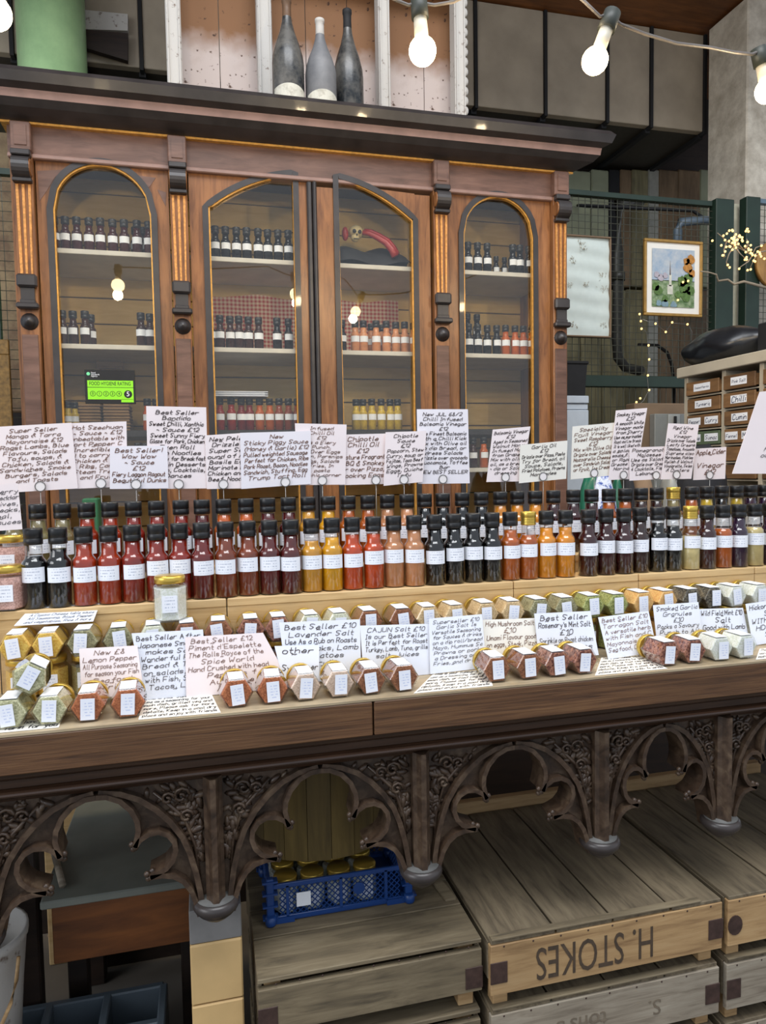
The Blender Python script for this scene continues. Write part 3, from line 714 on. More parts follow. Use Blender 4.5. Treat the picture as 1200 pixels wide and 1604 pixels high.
# skull ornament
sk = P(558, 350, 3.55)
sz = SH[1]
q = MB()
n1, n2 = 22, 10; vs = []; x0, x1 = P(528, 400, 3.5).x, P(646, 400, 3.5).x
for j in range(n2+1):
    for i in range(n1+1):
        u, v = i/n1, j/n2
        h = .13*math.sin(PI*min(1, max(0, v)))**.6*(0.55+.45*math.sin(PI*u)**.5)*(1-.25*u)+.012*math.sin(9*u+3*v)+.01*math.sin(17*u*v+2)
        vs.append((x0+(x1-x0)*u, 3.47+.28*v, sz+.006+max(0, h)))
fs = [(j*(n1+1)+i, j*(n1+1)+i+1, (j+1)*(n1+1)+i+1, (j+1)*(n1+1)+i) for j in range(n2) for i in range(n1)]
q.add(vs, fs, 0, True); q.box(x0, x1, 3.47, 3.75, sz+.001, sz+.006)
cl = single('black_cloth_heap', q, plain('black_cloth', srgb(20, 20, 24), .6, 0, .3, 20), 'crumpled black cloth heap on the top shelf, third door', 'cloth')
SKT = thing('skull_ornament', 'small bone coloured skull with red ribbon lying on black cloth', 'ornament', (sk.x, 3.55, sz+.13))
q = MB(); z0 = sz+.175
q.ball((sk.x, 3.56, z0+.01), .036, 14, 0, (1.05, 1, .95)); q.ball((sk.x-.008, 3.545, z0-.022), .022, 10, 0, (1, .9, .9))
wpart('cranium', q, plain('bone', srgb(196, 178, 130), .6), SKT)
q = MB(); q.ball((sk.x-.015, 3.526, z0+.006), .0095, 8, 0, (1, .6, 1.1)); q.ball((sk.x+.012, 3.526, z0+.004), .0095, 8, 0, (1, .6, 1.1)); q.ball((sk.x-.003, 3.523, z0-.012), .005, 6, 0, (.8, .6, 1.2))
q.box(sk.x-.02, sk.x+.006, 3.521, 3.526, z0-.033, z0-.030)
wpart('eye_sockets', q, M_BLACKM, SKT)
q = MB()
rp = [(sk.x+.03, 3.54, z0+.005), (sk.x+.06, 3.53, z0+.0), (sk.x+.10, 3.52, z0-.02), (sk.x+.14, 3.5, z0-.05), (sk.x+.165, 3.49, z0-.085), (sk.x+.18, 3.48, z0-.12)]
q.tube(rp, .012, 8, 0, .02); q.tube([(p[0]+.01, p[1]+.005, p[2]+.012) for p in rp], .01, 6, 0, .015); q.ball((sk.x-.055, 3.56, z0), .022, 8, 0, (.8, .8, 1.6))
wpart('red_ribbon', q, plain('red_satin', srgb(150, 30, 26), .4), SKT)
# hygiene rating sticker on left door glass
def flat_text(name, txt, loc, size, mat, parent, ext=.0004, rot=(PI/2, 0, 0), sx=1.0, sh=0.0, align='CENTER', label=None):
    cu = bpy.data.curves.new(name, 'FONT'); cu.body = txt; cu.size = size; cu.extrude = ext; cu.align_x = align; cu.align_y = 'CENTER'; cu.resolution_u = 3; cu.shear = sh
    tmp = bpy.data.objects.new('tmp', cu); COL.objects.link(tmp)
    dg = bpy.context.evaluated_depsgraph_get(); dg.update()
    me = bpy.data.meshes.new_from_object(tmp.evaluated_get(dg)); COL.objects.unlink(tmp); bpy.data.objects.remove(tmp)
    me.transform(Matrix.Diagonal((sx, 1, 1, 1))); me.transform(Matrix.Rotation(rot[2], 4, 'Z') @ Matrix.Rotation(rot[1], 4, 'Y') @ Matrix.Rotation(rot[0], 4, 'X'))
    me.materials.clear(); me.materials.append(mat)
    off = Vector((0, 0, 0)); p = parent
    while p is not None: off += p.location; p = p.parent
    return obj(name, me, parent, Vector(loc)-off, label)
ys = CY+.0195
A = P(132, 579, ys); B = P(213, 633, ys)
HS = thing('hygiene_rating_sticker', 'black and bright green food hygiene rating sticker on the left door glass', 'sticker', ((A.x+B.x)/2, ys, B.z))
Wd, Ht = B.x-A.x, A.z-B.z
q = MB(); q.box(A.x, B.x, ys-.002, ys, B.z, A.z); wpart('backing', q, M_BLACKM, HS)
M_LIME = plain('lime_green_print', srgb(140, 222, 30), .5, 0, .02)
q = MB(); q.box(A.x+Wd*.05, B.x-Wd*.04, ys-.0028, ys-.002, B.z+Ht*.13, A.z-Ht*.31, 0, .0003); q.box(A.x+Wd*.71, B.x-Wd*.04, ys-.0028, ys-.002, B.z+Ht*.05, B.z+Ht*.14)
wpart('green_field', q, M_LIME, HS)
yq = ys-.0032
flat_text('heading', 'FOOD HYGIENE RATING', ((A.x+B.x)/2, yq, A.z-Ht*.405), Ht*.155, M_BLACKM, HS, sx=Wd*.86/(Ht*.155*11.6))
q = MB(); q.box(A.x+Wd*.05, B.x-Wd*.04, ys-.0034, ys-.0028, A.z-Ht*.52, A.z-Ht*.507)
wpart('rule', q, M_BLACKM, HS)
for k in range(5):
    cx = A.x+Wd*(.15+.13*k); cz = B.z+Ht*.30
    q = MB(); q.band([(cx+Ht*.072*math.cos(a*PI/8), cz+Ht*.072*math.sin(a*PI/8)) for a in range(16)], Ht*.012, ys-.0034, ys-.0028, 0, True)
    rg = wpart('rating_ring', q, M_BLACKM, HS); flat_text('digit', str(k), (cx, yq, cz), Ht*.11, M_BLACKM, rg)
cx = A.x+Wd*.85; cz = B.z+Ht*.29
q = MB(); q.lathe([(Ht*.115, 0), (Ht*.115, .0008)], 24, (cx, ys-.0036, cz), 0, 'Y'); rg = wpart('rating_disc', q, M_BLACKM, HS); flat_text('digit', '5', (cx, ys-.0042, cz), Ht*.2, M_WHITEP, rg)
q = MB(); q.lathe([(Ht*.05, 0), (Ht*.05, .0008)], 14, (A.x+Wd*.075, ys-.003, A.z-Ht*.12), 0, 'Y'); wpart('logo_disc', q, plain('pale_green_print', srgb(120, 220, 160), .5), HS)
for k, s_ in enumerate(('Food', 'Standards', 'Agency')):
    flat_text('small_print', s_, (A.x+Wd*.13, yq, A.z-Ht*(.09+.05*k)), Ht*.06, M_WHITEP, HS, align='LEFT')
# ================================================================ CHAMPAGNE BOTTLES
def big_bottle(px, w_px, ytop, label, dark, lab, Y=3.42):
    Y = Y; zb_ = 3.056; top = P(px, ytop, Y); h = top.z-zb_; x = P(px, 140, Y).x; r = (P(px+w_px/2, 140, Y).x-P(px-w_px/2, 140, Y).x)/2
    t = thing('champagne_bottle', label, 'bottle', (x, Y, zb_), 0, 'dusty champagne bottles on the cabinet')
    prof = [(r*.9, 0), (r, .008), (r, h*.42), (r*.95, h*.49), (r*.76, h*.59), (r*.48, h*.70), (r*.32, h*.79), (r*.26, h*.86), (r*.22, h*.965)]
    q = MB(); q.lathe(prof, 28); obj('bottle_body', q.mesh('b', [dark]), t)
    q = MB(); q.lathe([(r*.25, h*.80), (r*.29, h*.81), (r*.27, h*.9), (r*.28, h*.955), (r*.31, h*.96), (r*.31, h*.99), (r*.2, h)], 20); obj('foil', q.mesh('f', [lab[0]]), t)
    q = MB(); n = 12; vs = []
    for i in range(n+1):
        a = -PI/2-1.15+2.3*i/n
        zt_ = h*(.165+lab[1]*math.sin(PI*i/n))
        vs += [((r+.0012)*math.cos(a), (r+.0012)*math.sin(a), h*.015), ((r+.0012)*math.cos(a), (r+.0012)*math.sin(a), zt_)]
    me = bpy.data.meshes.new('label'); me.from_pydata(vs, [], [(2*i, 2*i+2, 2*i+3, 2*i+1) for i in range(n)]); me.materials.append(flaky('aged_label', srgb(198, 196, 184), srgb(168, 164, 152), 30, .35, .5)); me.update()
    obj('paper_label', me, t)
    return t
M_DB1 = flaky('dusty_dark_bottle', srgb(30, 34, 38), srgb(96, 94, 90), 9, .38, .62, .25)
M_DB2 = flaky('very_dusty_bottle', srgb(92, 94, 98), srgb(120, 120, 122), 6, .4, .7, .5)
big_bottle(452, 50, -2, 'tall dusty dark champagne bottle with brown neck foil, leftmost of three', M_DB1, (plain('brown_foil', srgb(100, 74, 52), .5), .03))
big_bottle(503, 48, 30, 'grey dust covered champagne bottle with white neck, middle of three', M_DB2, (M_WHITEFLAKE, .04))
big_bottle(546, 46, 15, 'dark champagne bottle with plain dark neck, rightmost of three', M_DB1, (M_BLACKM, -.02), 3.50)
# ================================================================ COUNTER
TX0, TX1 = -1.0, 2.1
CNT = thing('counter', 'long dark oak counter with gothic carved tracery front', 'counter', (.55, 1.55, 0))
q = MB(); q.box(TX0, TX1, 1.3035, 2.02, TT-.03, TT); q.box(TX0, TX1, 1.2785, 1.3035, TT-.0045, TT); wpart('tabletop', q, M_TABLETOP, CNT)
xj = P(585, 1130, 1.28).x
for x0, x1 in ((TX0, xj-.0015), (xj+.0015, TX1)):
    q = MB(); q.box(x0, x1, 1.278, 1.302, TT-.070, TT-.005, 0, .002); wpart('edge_board', q, M_TABLE, CNT)
def xmould(prof, mat, name):
    q = MB(); n = len(prof)
    q.add([(TX0, p[0], p[1]) for p in prof]+[(TX1, p[0], p[1]) for p in prof], [(i, (i+1) % n, (i+1) % n+n, i+n) for i in range(n)]+[tuple(range(n-1, -1, -1)), tuple(range(n, 2*n))])
    return wpart(name, q, mat, CNT)
xmould([(1.285, .901), (1.288, .893), (1.30, .885), (1.30, .872), (1.42, .872), (1.42, .901)], M_OAKMOULD, 'upper_moulding')
rp = [(1.31, .872)]+[(1.294-.010*math.sin(a*PI/6)+.006, .868-.012*(1-math.cos(a*PI/6))/1.0*.5-.0) for a in range(7)]+[(1.31, .850), (1.42, .850), (1.42, .872)]
xmould(rp, M_OAKMOULD, 'roll_moulding')
xmould([(1.312, .850), (1.318, .842), (1.42, .842), (1.42, .850)], M_OAKMOULD, 'fascia')
# tracery
TZ0 = .845; TH = .262
HB = [(.5, .05), (.545, .055), (.60, .095), (.645, .17), (.668, .25), (.672, .32), (.655, .43)]
LOBE2 = [(.655, .43), (.675, .385), (.715, .35), (.76, .345), (.80, .375), (.825, .43), (.83, .49), (.815, .56), (.785, .61), (.75, .635), (.715, .655)]
LOW = [(.715, .655), (.77, .655), (.82, .675), (.86, .72), (.89, .79), (.91, .88), (.925, .985)]
RIB = [(.51, .025), (.60, .05), (.68, .105), (.75, .19), (.81, .29), (.86, .41), (.89, .53), (.915, .68), (.93, .82), (.94, .985)]
def bay(xa, xb):
    W = xb-xa
    T = lambda u, v: (xa+u*W, TZ0-v*TH)
    for side in (1, -1):
        tr = (lambda u, v: T(u, v)) if side == 1 else (lambda u, v: T(1-u, v))
        bnd = HB+LOBE2[1:]+LOW[1:]
        poly = [tr(.5, 0)]+[tr(*p) for p in bnd]+[tr(.965, .985), tr(.965, 0)]
        q = MB(); q.prism(poly, 1.332, 1.356); sp = wpart('spandrel', q, M_CARVED, CNT)
        q = MB()
        q.band([tr(*p) for p in HB], .009, 1.312, 1.366); q.band([tr(*p) for p in LOBE2], .009, 1.312, 1.366); q.band([tr(*p) for p in LOW], .009, 1.312, 1.366)
        wpart('lobe_rim', q, M_CARVED, sp)
        q = MB(); q.band([tr(*p) for p in RIB], .010, 1.316, 1.336); wpart('arch_rib', q, M_CARVED, sp)
        for u, v in ((.655, .43), (.715, .655)):
            q = MB(); c = tr(u, v)
            for dx, dz in ((0, -.004), (-.006*side, .003), (.003*side, .006), (-.004*side, -.008)):
                q.ball((c[0]+dx, 1.318+abs(dz), c[1]+dz), .0058, 8)
            wpart('cusp_knob', q, M_CARVED, sp)
        # carved foliage
        q = MB(); rnd = random.Random(int(xa*1000)+side*7)
        for i in range(95):
            v = rnd.uniform(.05, .80)
            # rib u at that v
            ur = .55
            for (u0, v0), (u1, v1) in zip(RIB, RIB[1:]):
                if v0 <= v <= v1: ur = u0+(u1-u0)*(v-v0)/(v1-v0)
            lo, hi = ur+.03, .945
            if hi-lo < .012: continue
            u = rnd.uniform(lo, hi); c = tr(u, v); a = rnd.uniform(0, PI); r_ = rnd.uniform(.005, .0115)
            o0 = len(q.v); q.ball((0, 0, 0), r_, 6, 0, (1.6, .8, .62))
            for k2 in range(o0, len(q.v)):
                x, y, z_ = q.v[k2]; q.v[k2] = (c[0]+x*math.cos(a)-z_*math.sin(a), 1.331+y, c[1]+x*math.sin(a)+z_*math.cos(a))
        for (u, v, s_) in ((.86, .12, .016), (.80, .13, .012), (.88, .27, .013)):
            c = tr(u, v)
            sp_ = [(c[0]+side*(s_*(1-t/14.)*math.cos(t*.7)), 1.322-.002*(t/14.), c[1]+s_*(1-t/14.)*math.sin(t*.7)) for t in range(13)]
            q.tube(sp_, .0032, 5)
        # stem along the rib
        q.tube([(tr(.93, .8)[0], 1.327, tr(.93, .8)[1]), (tr(.915, .5)[0], 1.326, tr(.915, .5)[1]), (tr(.87, .28)[0], 1.325, tr(.87, .28)[1]), (tr(.74, .08)[0], 1.327, tr(.74, .08)[1])], .0035, 5)
        wpart('carved_foliage', q, M_CARVED, sp)
PEND = [-.80, -.40, 0.0, .398, .796, 1.097, 1.397, 1.80]
for a, b in zip(PEND, PEND[1:]): bay(a, b)
for x in PEND:
    q = MB(); hw = .017
    prof = [(-hw, 1.345), (-hw, 1.315), (-hw+.006, 1.308), (-.005, 1.296), (.005, 1.296), (hw-.006, 1.308), (hw, 1.315), (hw, 1.345)]
    n = len(prof)
    q.add([(x+p[0], p[1], .846) for p in prof]+[(x+p[0], p[1], .597) for p in prof], [(i, (i+1) % n, (i+1) % n+n, i+n) for i in range(n)]+[tuple(range(n-1, -1, -1)), tuple(range(n, 2*n))])
    ps = wpart('pendant_post', q, M_CARVED, CNT)
    q = MB(); q.lathe([(.006, -.0), (.012, .004), (.024, .012), (.030, .018), (.033, .020), (.034, .024), (.040, .028), (.043, .035), (.041, .043), (.036, .047), (.001, .048)], 26, (x, 1.325, .566))
    wpart('boss', q, plain('dark_grey_boss', srgb(56, 50, 48), .34, 0, .2, 30), ps)
    q = MB(); q.lathe([(.0355, .047), (.036, .0485), (.001, .0505)], 22, (x, 1.325, .566)); wpart('dusty_top', q, M_DUSTY, ps)
# back rails and legs carrying the counter
for x in (-.85, 1.95):
    for y in (1.40, 1.90): q = MB(); q.box(x-.04, x+.04, y, y+.08, 0, TT-.03, 0, .004); wpart('leg', q, M_DARKBROWN, CNT)
# pale block pier
a = P(298, 1500, 1.372); b = P(380, 1500, 1.372)
PR = thing('block_pier', 'cream painted block pier with grey top under the leftmost full carved pendant', 'pier', ((a.x+b.x)/2, 1.42, 0))
z2 = P(340, 1474, 1.372).z; z3 = P(340, 1569, 1.372).z
M_PIER = plain('cream_pier_paint', srgb(206, 172, 118), .6, 0, .08, 14)
q = MB(); q.box(a.x, b.x, 1.372, 1.47, z2, .562, 0, .002); wpart('grey_cap_block', q, plain('grey_cap', srgb(120, 118, 116), .6, 0, .12), PR)
for z_a, z_b in ((z3+.001, z2-.001), (z3-.145, z3-.001), (0, z3-.147)):
    q = MB(); q.box(a.x, b.x, 1.370, 1.47, z_a, z_b, 0, .003); wpart('block', q, M_PIER, PR)
# ================================================================ RISERS
RS = thing('stepped_riser', 'two-step pale pine riser carrying the sauce bottles on the counter', 'riser', (.5, 1.6, TT))
js = [-1.0, P(355, 935, 1.527).x, P(805, 915, 1.527).x, P(1001, 905, 1.527).x, P(1183, 893, 1.527).x, 2.05]
for x0, x1 in zip(js, js[1:]):
    q = MB(); q.box(x0+.001, x1-.001, 1.527, 1.612, R1-.018, R1, 0, .002); q.box(x0+.001, x1-.001, 1.529, 1.545, TT, R1-.018); wpart('step_board', q, M_PINE, RS)
q = MB(); q.box(-1.0, 2.05, 1.614, 1.76, R2-.018, R2, 0, .002); q.box(-1.0, 2.05, 1.616, 1.632, TT, R2-.018); wpart('upper_step', q, M_PINE, RS)
# ================================================================ HEX JARS
def hexprof(q, prof, c=(0, 0, 0), mi=0): q.lathe(prof, 6, c, mi, 'Z', False, 0.0)
HR = .030; JH = .072
q = MB(); hexprof(q, [(HR*.93, 0), (HR, .002), (HR, .058), (HR*.93, .063), (.024, .066), (.024, .0715)]); 
ME_JG = q.mesh('jar_glass', [M_JGLASS])
q = MB(); q.lathe([(.0262, .068), (.0268, .069), (.0268, .078), (.0255, .0805), (.001, .0808)], 20); ME_JL = q.mesh('lid', [M_GCAP])
def jc_mesh(mat, fill):
    q = MB(); hexprof(q, [(HR*.93-.0028, .0028), (HR-.0028, .0045), (HR-.0028, fill)]); return q.mesh('spice', [mat])
q = MB(); q.box(-.0115, .0115, -.0150, .0150, -.0008, -.0003); ME_BL = None
# base label (on the jar's bottom): generated coords need X/Z, so build it in the lying pose later
JC = {
 'yellow': ('mustard yellow', grains('spice_yellow', srgb(196, 150, 60), srgb(222, 184, 92))),
 'herb': ('pale herb green', grains('spice_herb', srgb(150, 148, 112), srgb(196, 192, 158))),
 'olive': ('grey-green', grains('spice_olive', srgb(112, 108, 78), srgb(158, 152, 118))),
 'pale': ('pale cream', grains('spice_pale', srgb(186, 184, 160), srgb(216, 214, 196))),
 'red': ('red-orange', grains('spice_redorange', srgb(140, 74, 42), srgb(178, 108, 68))),
 'brick': ('brick brown', grains('spice_brick', srgb(112, 64, 40), srgb(150, 98, 66))),
 'coarse': ('coarse dark red', grains('spice_coarse', srgb(92, 44, 36), srgb(160, 108, 86), 260)),
 'beige': ('beige', grains('spice_beige', srgb(180, 150, 110), srgb(212, 186, 144))),
 'pinkb': ('pinkish beige', grains('spice_pinkbeige', srgb(178, 152, 134), srgb(206, 182, 164))),
 'green': ('leaf green', grains('spice_green', srgb(112, 120, 62), srgb(168, 170, 108))),
 'orange': ('pale orange', grains('spice_orange', srgb(202, 148, 86), srgb(226, 180, 116))),
 'dark': ('dark peppery', grains('spice_dark', srgb(52, 46, 40), srgb(112, 104, 88), 300)),
 'white': ('pale white', grains('spice_white', srgb(196, 198, 184), srgb(222, 224, 212))),
 'pink': ('pink salt', grains('spice_pink', srgb(176, 130, 118), srgb(212, 170, 158))),
}
JMESH = {}
def jar_contents(c, fill=.056):
    if (c, fill) not in JMESH: JMESH[(c, fill)] = jc_mesh(JC[c][1], fill)
    return JMESH[(c, fill)]
# transform from standing to lying: lid away from viewer (+Y), flat side down
LIE = Matrix.Rotation(-PI/2, 4, 'X')      # z -> +y
def lying(me):
    m2 = me.copy(); m2.transform(LIE); return m2
# hexagon lathe has a corner on +X: after lying, corners point left/right, flats up/down
LY_G = lying(ME_JG); LY_L = lying(ME_JL); LYC = {}
q = MB(); q.box(-.0115, .0115, -.0014, -.0002, -.0185, .0185); ME_BLAB = q.mesh('base_label', [M_JLABEL])
q = MB(); q.box(-.0135, .0135, .014, .052, .0262, .0268); q.box(-.0135, .0135, .003, .0145, .0262, .0268); ME_TLAB = q.mesh('top_label', [M_WHITEP])
def lying_jar(label, loc, c, rz, tilt=0., group=None, lrot=0., parent_rot=None):
    t = thing('spice_jar', label, 'jar', loc, rz, group)
    if tilt: t.rotation_euler = (0, tilt, rz)
    obj('jar_glass', LY_G, t); obj('lid', LY_L, t)
    if c not in LYC: LYC[c] = lying(jar_contents(c))
    obj('spice', LYC[c], t)
    o = obj('base_label', ME_BLAB, t, (random.uniform(-.003, .003), 0, random.uniform(-.003, .002))); o.rotation_euler = (0, lrot, 0)
    obj('top_label', ME_TLAB, t)
    return t
q = MB(); q.box(-.013, .013, -.0275, -.0266, .018, .048); ME_SLAB = q.mesh('side_label', [M_LABEL])
def standing_jar(label, loc, c, rz=PI/6, group=None, s=1.0, fill=.056):
    t = thing('spice_jar', label, 'jar', loc, 0, group); t.scale = (s, s, s)
    a = obj('jar_glass', ME_JG, t); obj('lid', ME_JL, t); obj('spice', jar_contents(c, fill), t); obj('side_label', ME_SLAB, t)
    return t
HF = HR*math.cos(PI/6)   # half flat
FJ = [(12, 1110, 'herb'), (76, 1105, 'herb'), (137, 1105, 'red'), (200, 1098, 'red'), (371, 1086, 'red'), (427, 1082, 'red'), (480, 1078, 'pinkb'), (533, 1074, 'pinkb'), (583, 1070, 'brick'), (634, 1065, 'brick'), (780, 1052, 'brick'), (831, 1047, 'brick'), (875, 1044, 'coarse'), (919, 1038, 'coarse'), (1050, 1025, 'coarse'), (1090, 1023, 'coarse'), (1132, 1017, 'white'), (1171, 1014, 'white')]
ds = ['%s filled hexagonal jar' % JC[c][0] for _, _, c in FJ]
for (px, py, c), lb in zip(FJ, ordlabels(ds, 'lying in front row')):
    p = P(px, py, 1.300)
    lying_jar(lb, (p.x, 1.300, TT+HF+.0005), c, random.uniform(-.05, .06), 0, 'spice jars lying along the counter front', random.uniform(-.1, .1))
p = P(47, 1055, 1.305)
lying_jar('herb jar tipped on top of the two leftmost front jars', ((P(12, 1110, 1.3).x+P(76, 1105, 1.3).x)/2+.002, 1.306, TT+HF*2+.031), 'herb', .05, .55, 'spice jars lying along the counter front')
BJ = [(22, 1005, 'yellow'), (73, 1000, 'yellow'), (128, 1000, 'olive'), (185, 998, 'olive'), (240, 992, 'pale'), (293, 988, 'brick'), (342, 985, 'brick'), (393, 978, 'coarse'), (437, 975, 'coarse'), (488, 972, 'pale'), (533, 968, 'pale'), (580, 964, 'brick'), (631, 960, 'brick'), (673, 957, 'beige'), (716, 955, 'beige'), (764, 952, 'beige'), (805, 949, 'beige'), (848, 946, 'olive'), (889, 943, 'olive'), (931, 943, 'green'), (970, 940, 'green'), (1010, 937, 'orange'), (1048, 935, 'orange'), (1086, 931, 'dark'), (1121, 929, 'dark'), (1157, 926, 'white'), (1194, 922, 'white')]
ds = ['%s filled hexagonal jar' % JC[c][0] for _, _, c in BJ]
xs_back = []
for (px, py, c), lb in zip(BJ, ordlabels(ds, 'lying in upper back row')):
    p = P(px, py, 1.442); xs_back.append((p.x, c))
    lying_jar(lb, (p.x, 1.442, TT+.0812+HF), c, random.uniform(-.04, .07), 0, 'spice jars lying on the standing jars', random.uniform(-.12, .12))
ds = ['%s standing jar' % JC[c][0] for _, c in xs_back]
for (x, c), lb in zip(xs_back, ordlabels(ds, 'under upper jar row')):
    standing_jar(lb, (x, 1.484, TT), c, 0, 'spice jars standing below the lying row')
standing_jar('cream salt jar with gold lid standing alone on the riser edge', (P(267, 925, 1.553).x-.0, 1.5225+.012-.03+.02, R1-.0), 'white', 0, None, 1.0) if False else None
# jar standing in front of the red bottles, on top of back jars
p = P(267, 925, 1.50)
standing_jar('pale salt jar with gold lid standing upright in front of red bottles', (p.x, 1.484, TT+.0812+2*HF+.0), 'white', 0, None, 1.12, .06)
standing_jar('pink salt jar with gold lid at left end, front one', (P(13, 920, 1.55).x, 1.553, R1), 'pink', 0, 'pink salt jars', 1.1, .06)
standing_jar('pink salt jar with gold lid at left end, behind the other', (P(16, 870, 1.66).x, 1.66, R2), 'pink', 0, 'pink salt jars', 1.2, .06)
# ================================================================ HANDWRITING
G = {'a': '4626040312223243 4642', 'b': '0902 0526364543321203', 'c': '4536261403123243', 'd': '4942 46361604031222 43', 'e': '04444536261403123243', 'f': '59483832 1656', 'g': '4636160403123243 46413010', 'h': '0902 0526364542', 'i': '1612 1819', 'j': '36312010 3839', 'k': '0902 460442', 'l': '19131222', 'm': '0602 05162622 25365652', 'n': '0602 0526364542', 'o': '26160503123243453626', 'p': '0600 0526364543321203', 'q': '4640 4636160503123243', 'r': '0602 04162646', 's': '45361605143443321203', 't': '19132232 0636', 'u': '0603123243 4642', 'v': '062246', 'w': '0612253256', 'x': '0642 4602', 'y': '0623 462000', 'z': '06460242',
 'A': '022952 1545', 'B': '0902324354453606 092938474606', 'C': '5839190703123253', 'D': '09023254573909', 'E': '59090252 0545', 'F': '590902 0545', 'G': '58391907031232525535', 'H': '0902 5952 0656', 'I': '1939 2922 1232', 'J': '4943321203', 'K': '0902 590552', 'L': '090252', 'M': '0209345952', 'N': '02095259', 'O': '29190703123253574929', 'P': '0902 093958573505', 'Q': '29190703123253574929 3351', 'R': '0902 093958573505 3552', 'S': '583919080716354433221203', 'T': '0959 2922', 'U': '090312325359', 'V': '092259', 'W': '0912354269', 'X': '0952 5902', 'Y': '092559 2522', 'Z': '09590252',
 '0': '29190703123244473929', '1': '072922', '2': '08193948460242', '3': '09493645433203', '4': '390444 3632', '5': '49090646443202', '6': '49180403123243443505', '7': '094912', '8': '29182643321203263829', '9': '4536160718394742', '£': '584939281302 0252 0535', '.': '1213', ',': '1310', '&': '52272839484705031222 45', '~': '04152433', '-': '0535', '!': '1914 1213', "'": '1917', '(': '29060320', ')': '09262300', ':': '1213 1516', '/': '0259'}
def glyph(ch):
    s_ = G.get(ch)
    if not s_: return [], 3
    st = []; cur = []
    for tok in s_.split(' '):
        pts = [(int(tok[i]), int(tok[i+1])) for i in range(0, len(tok)-1, 2)]
        st.append(pts)
    w_ = max(x for s2 in st for x, _ in s2)
    return st, w_
def hand_strokes(line, rnd, slant=.22):
    out = []; x = 0
    for ch in line:
        if ch == ' ': x += 3.2; continue
        st, w_ = glyph(ch)
        dy = rnd.uniform(-.4, .4)
        for s2 in st: out.append([(x+a+(b-2)*slant+rnd.uniform(-.15, .15), b-2+dy+rnd.uniform(-.15, .15)) for a, b in s2])
        x += w_+1.7
    return out, max(x-1.7, 1)
def write(c, lines, mat, parent, m=(.05, .05, .04, .12), seed=0, thick=1.0, off=.0009, align='C', under=True):
    """c: sign corners BL, BR, TR, TL; margins left,right,top,bottom as fractions"""
    BL, BR, TR, TL = [Vector(v) for v in c]
    nrm = (BR-BL).cross(TL-BL).normalized()
    if (nrm.z < 0 if abs(nrm.z) > .8 else nrm.y > 0): nrm = -nrm
    def mp(u, v): return (BL*(1-u)+BR*u)*(1-v)+(TL*(1-u)+TR*u)*v+nrm*off
    Wm = ((BR-BL).length+(TR-TL).length)/2; Hm = ((TL-BL).length+(TR-BR).length)/2
    rnd = random.Random(seed); q = MB(); n = len(lines); lh = Hm*(1-m[2]-m[3])/n
    sz0 = lh/10.5
    for i, ln in enumerate(lines):
        if not ln: continue
        st, wd = hand_strokes(ln, rnd); avail = Wm*(1-m[0]-m[1])
        sx = min(avail/wd, sz0*1.35); sy = sz0
        yb = 1-m[2]-(i+1)*lh/Hm+.25*lh/Hm
        x0 = m[0]+((avail-sx*wd)/2/Wm if align == 'C' else 0)+rnd.uniform(-.01, .01)
        hw_x = .42*thick*min(sz0, sx*1.2)
        strokes = [[(x0+a*sx/Wm, yb+b*sy/Hm) for a, b in s2] for s2 in st]
        if under and rnd.random() < .35:
            ux = x0+rnd.uniform(.1, .5)*sx*wd/Wm
            strokes.append([(ux+k*sx*1.4/Wm, yb+(-1.3+(.5 if k % 2 else -.2))*sy/Hm) for k in range(4)])
        for s2 in strokes:
            for (a0, b0), (a1, b1) in zip(s2, s2[1:]):
                dx, dy = (a1-a0)*Wm, (b1-b0)*Hm; l = math.hypot(dx, dy)
                if l < 1e-6: continue
                ex, ey = dx/l*hw_x*.6, dy/l*hw_x*.6; nx, ny = -dy/l*hw_x, dx/l*hw_x
                cs = [(a0*Wm-ex+nx, b0*Hm-ey+ny), (a0*Wm-ex-nx, b0*Hm-ey-ny), (a1*Wm+ex-nx, b1*Hm+ey-ny), (a1*Wm+ex+nx, b1*Hm+ey+ny)]
                q.add([mp(u/Wm, v/Hm) for u, v in cs], [(0, 1, 2, 3)])
    xs = [Vector(v) for v in q.v]; cc = sum(xs, Vector())/len(xs); q.v = [tuple(Vector(v)-cc) for v in q.v]
    me = bpy.data.meshes.new('handwriting'); me.from_pydata(q.v, [], q.f); me.materials.append(mat); me.update()
    o = 0
    offp = Vector((0, 0, 0)); p = parent
    while p is not None: offp += p.location; p = p.parent
    return obj('handwriting', me, parent, cc-offp)
def card(c, label, paper, ink, lines, group, seed, **kw):
    c = [Vector(v) for v in c]; base = (c[0]+c[1])/2
    t = thing('price_card', label, 'sign', base, 0, group)
    nrm = (c[1]-c[0]).cross(c[3]-c[0]).normalized()
    if nrm.y < 0: nrm = -nrm
    q = MB(); q.quadbox(c, nrm*.0008); wpart('card', q, paper, t)
    write(c, lines, ink, t, seed=seed, **kw)
    return t
def top_sign(tl, tr, br, bl, dy, label, paper, ink, lines, seed, clip=None, **kw):
    Y = 1.735-dy
    c = [P(bl[0], bl[1], Y), P(br[0], br[1], Y), P(tr[0], tr[1], Y), P(tl[0], tl[1], Y)]
    card(c, label, paper, ink, lines, 'handwritten cards above the bottles', seed, **kw)
    return c
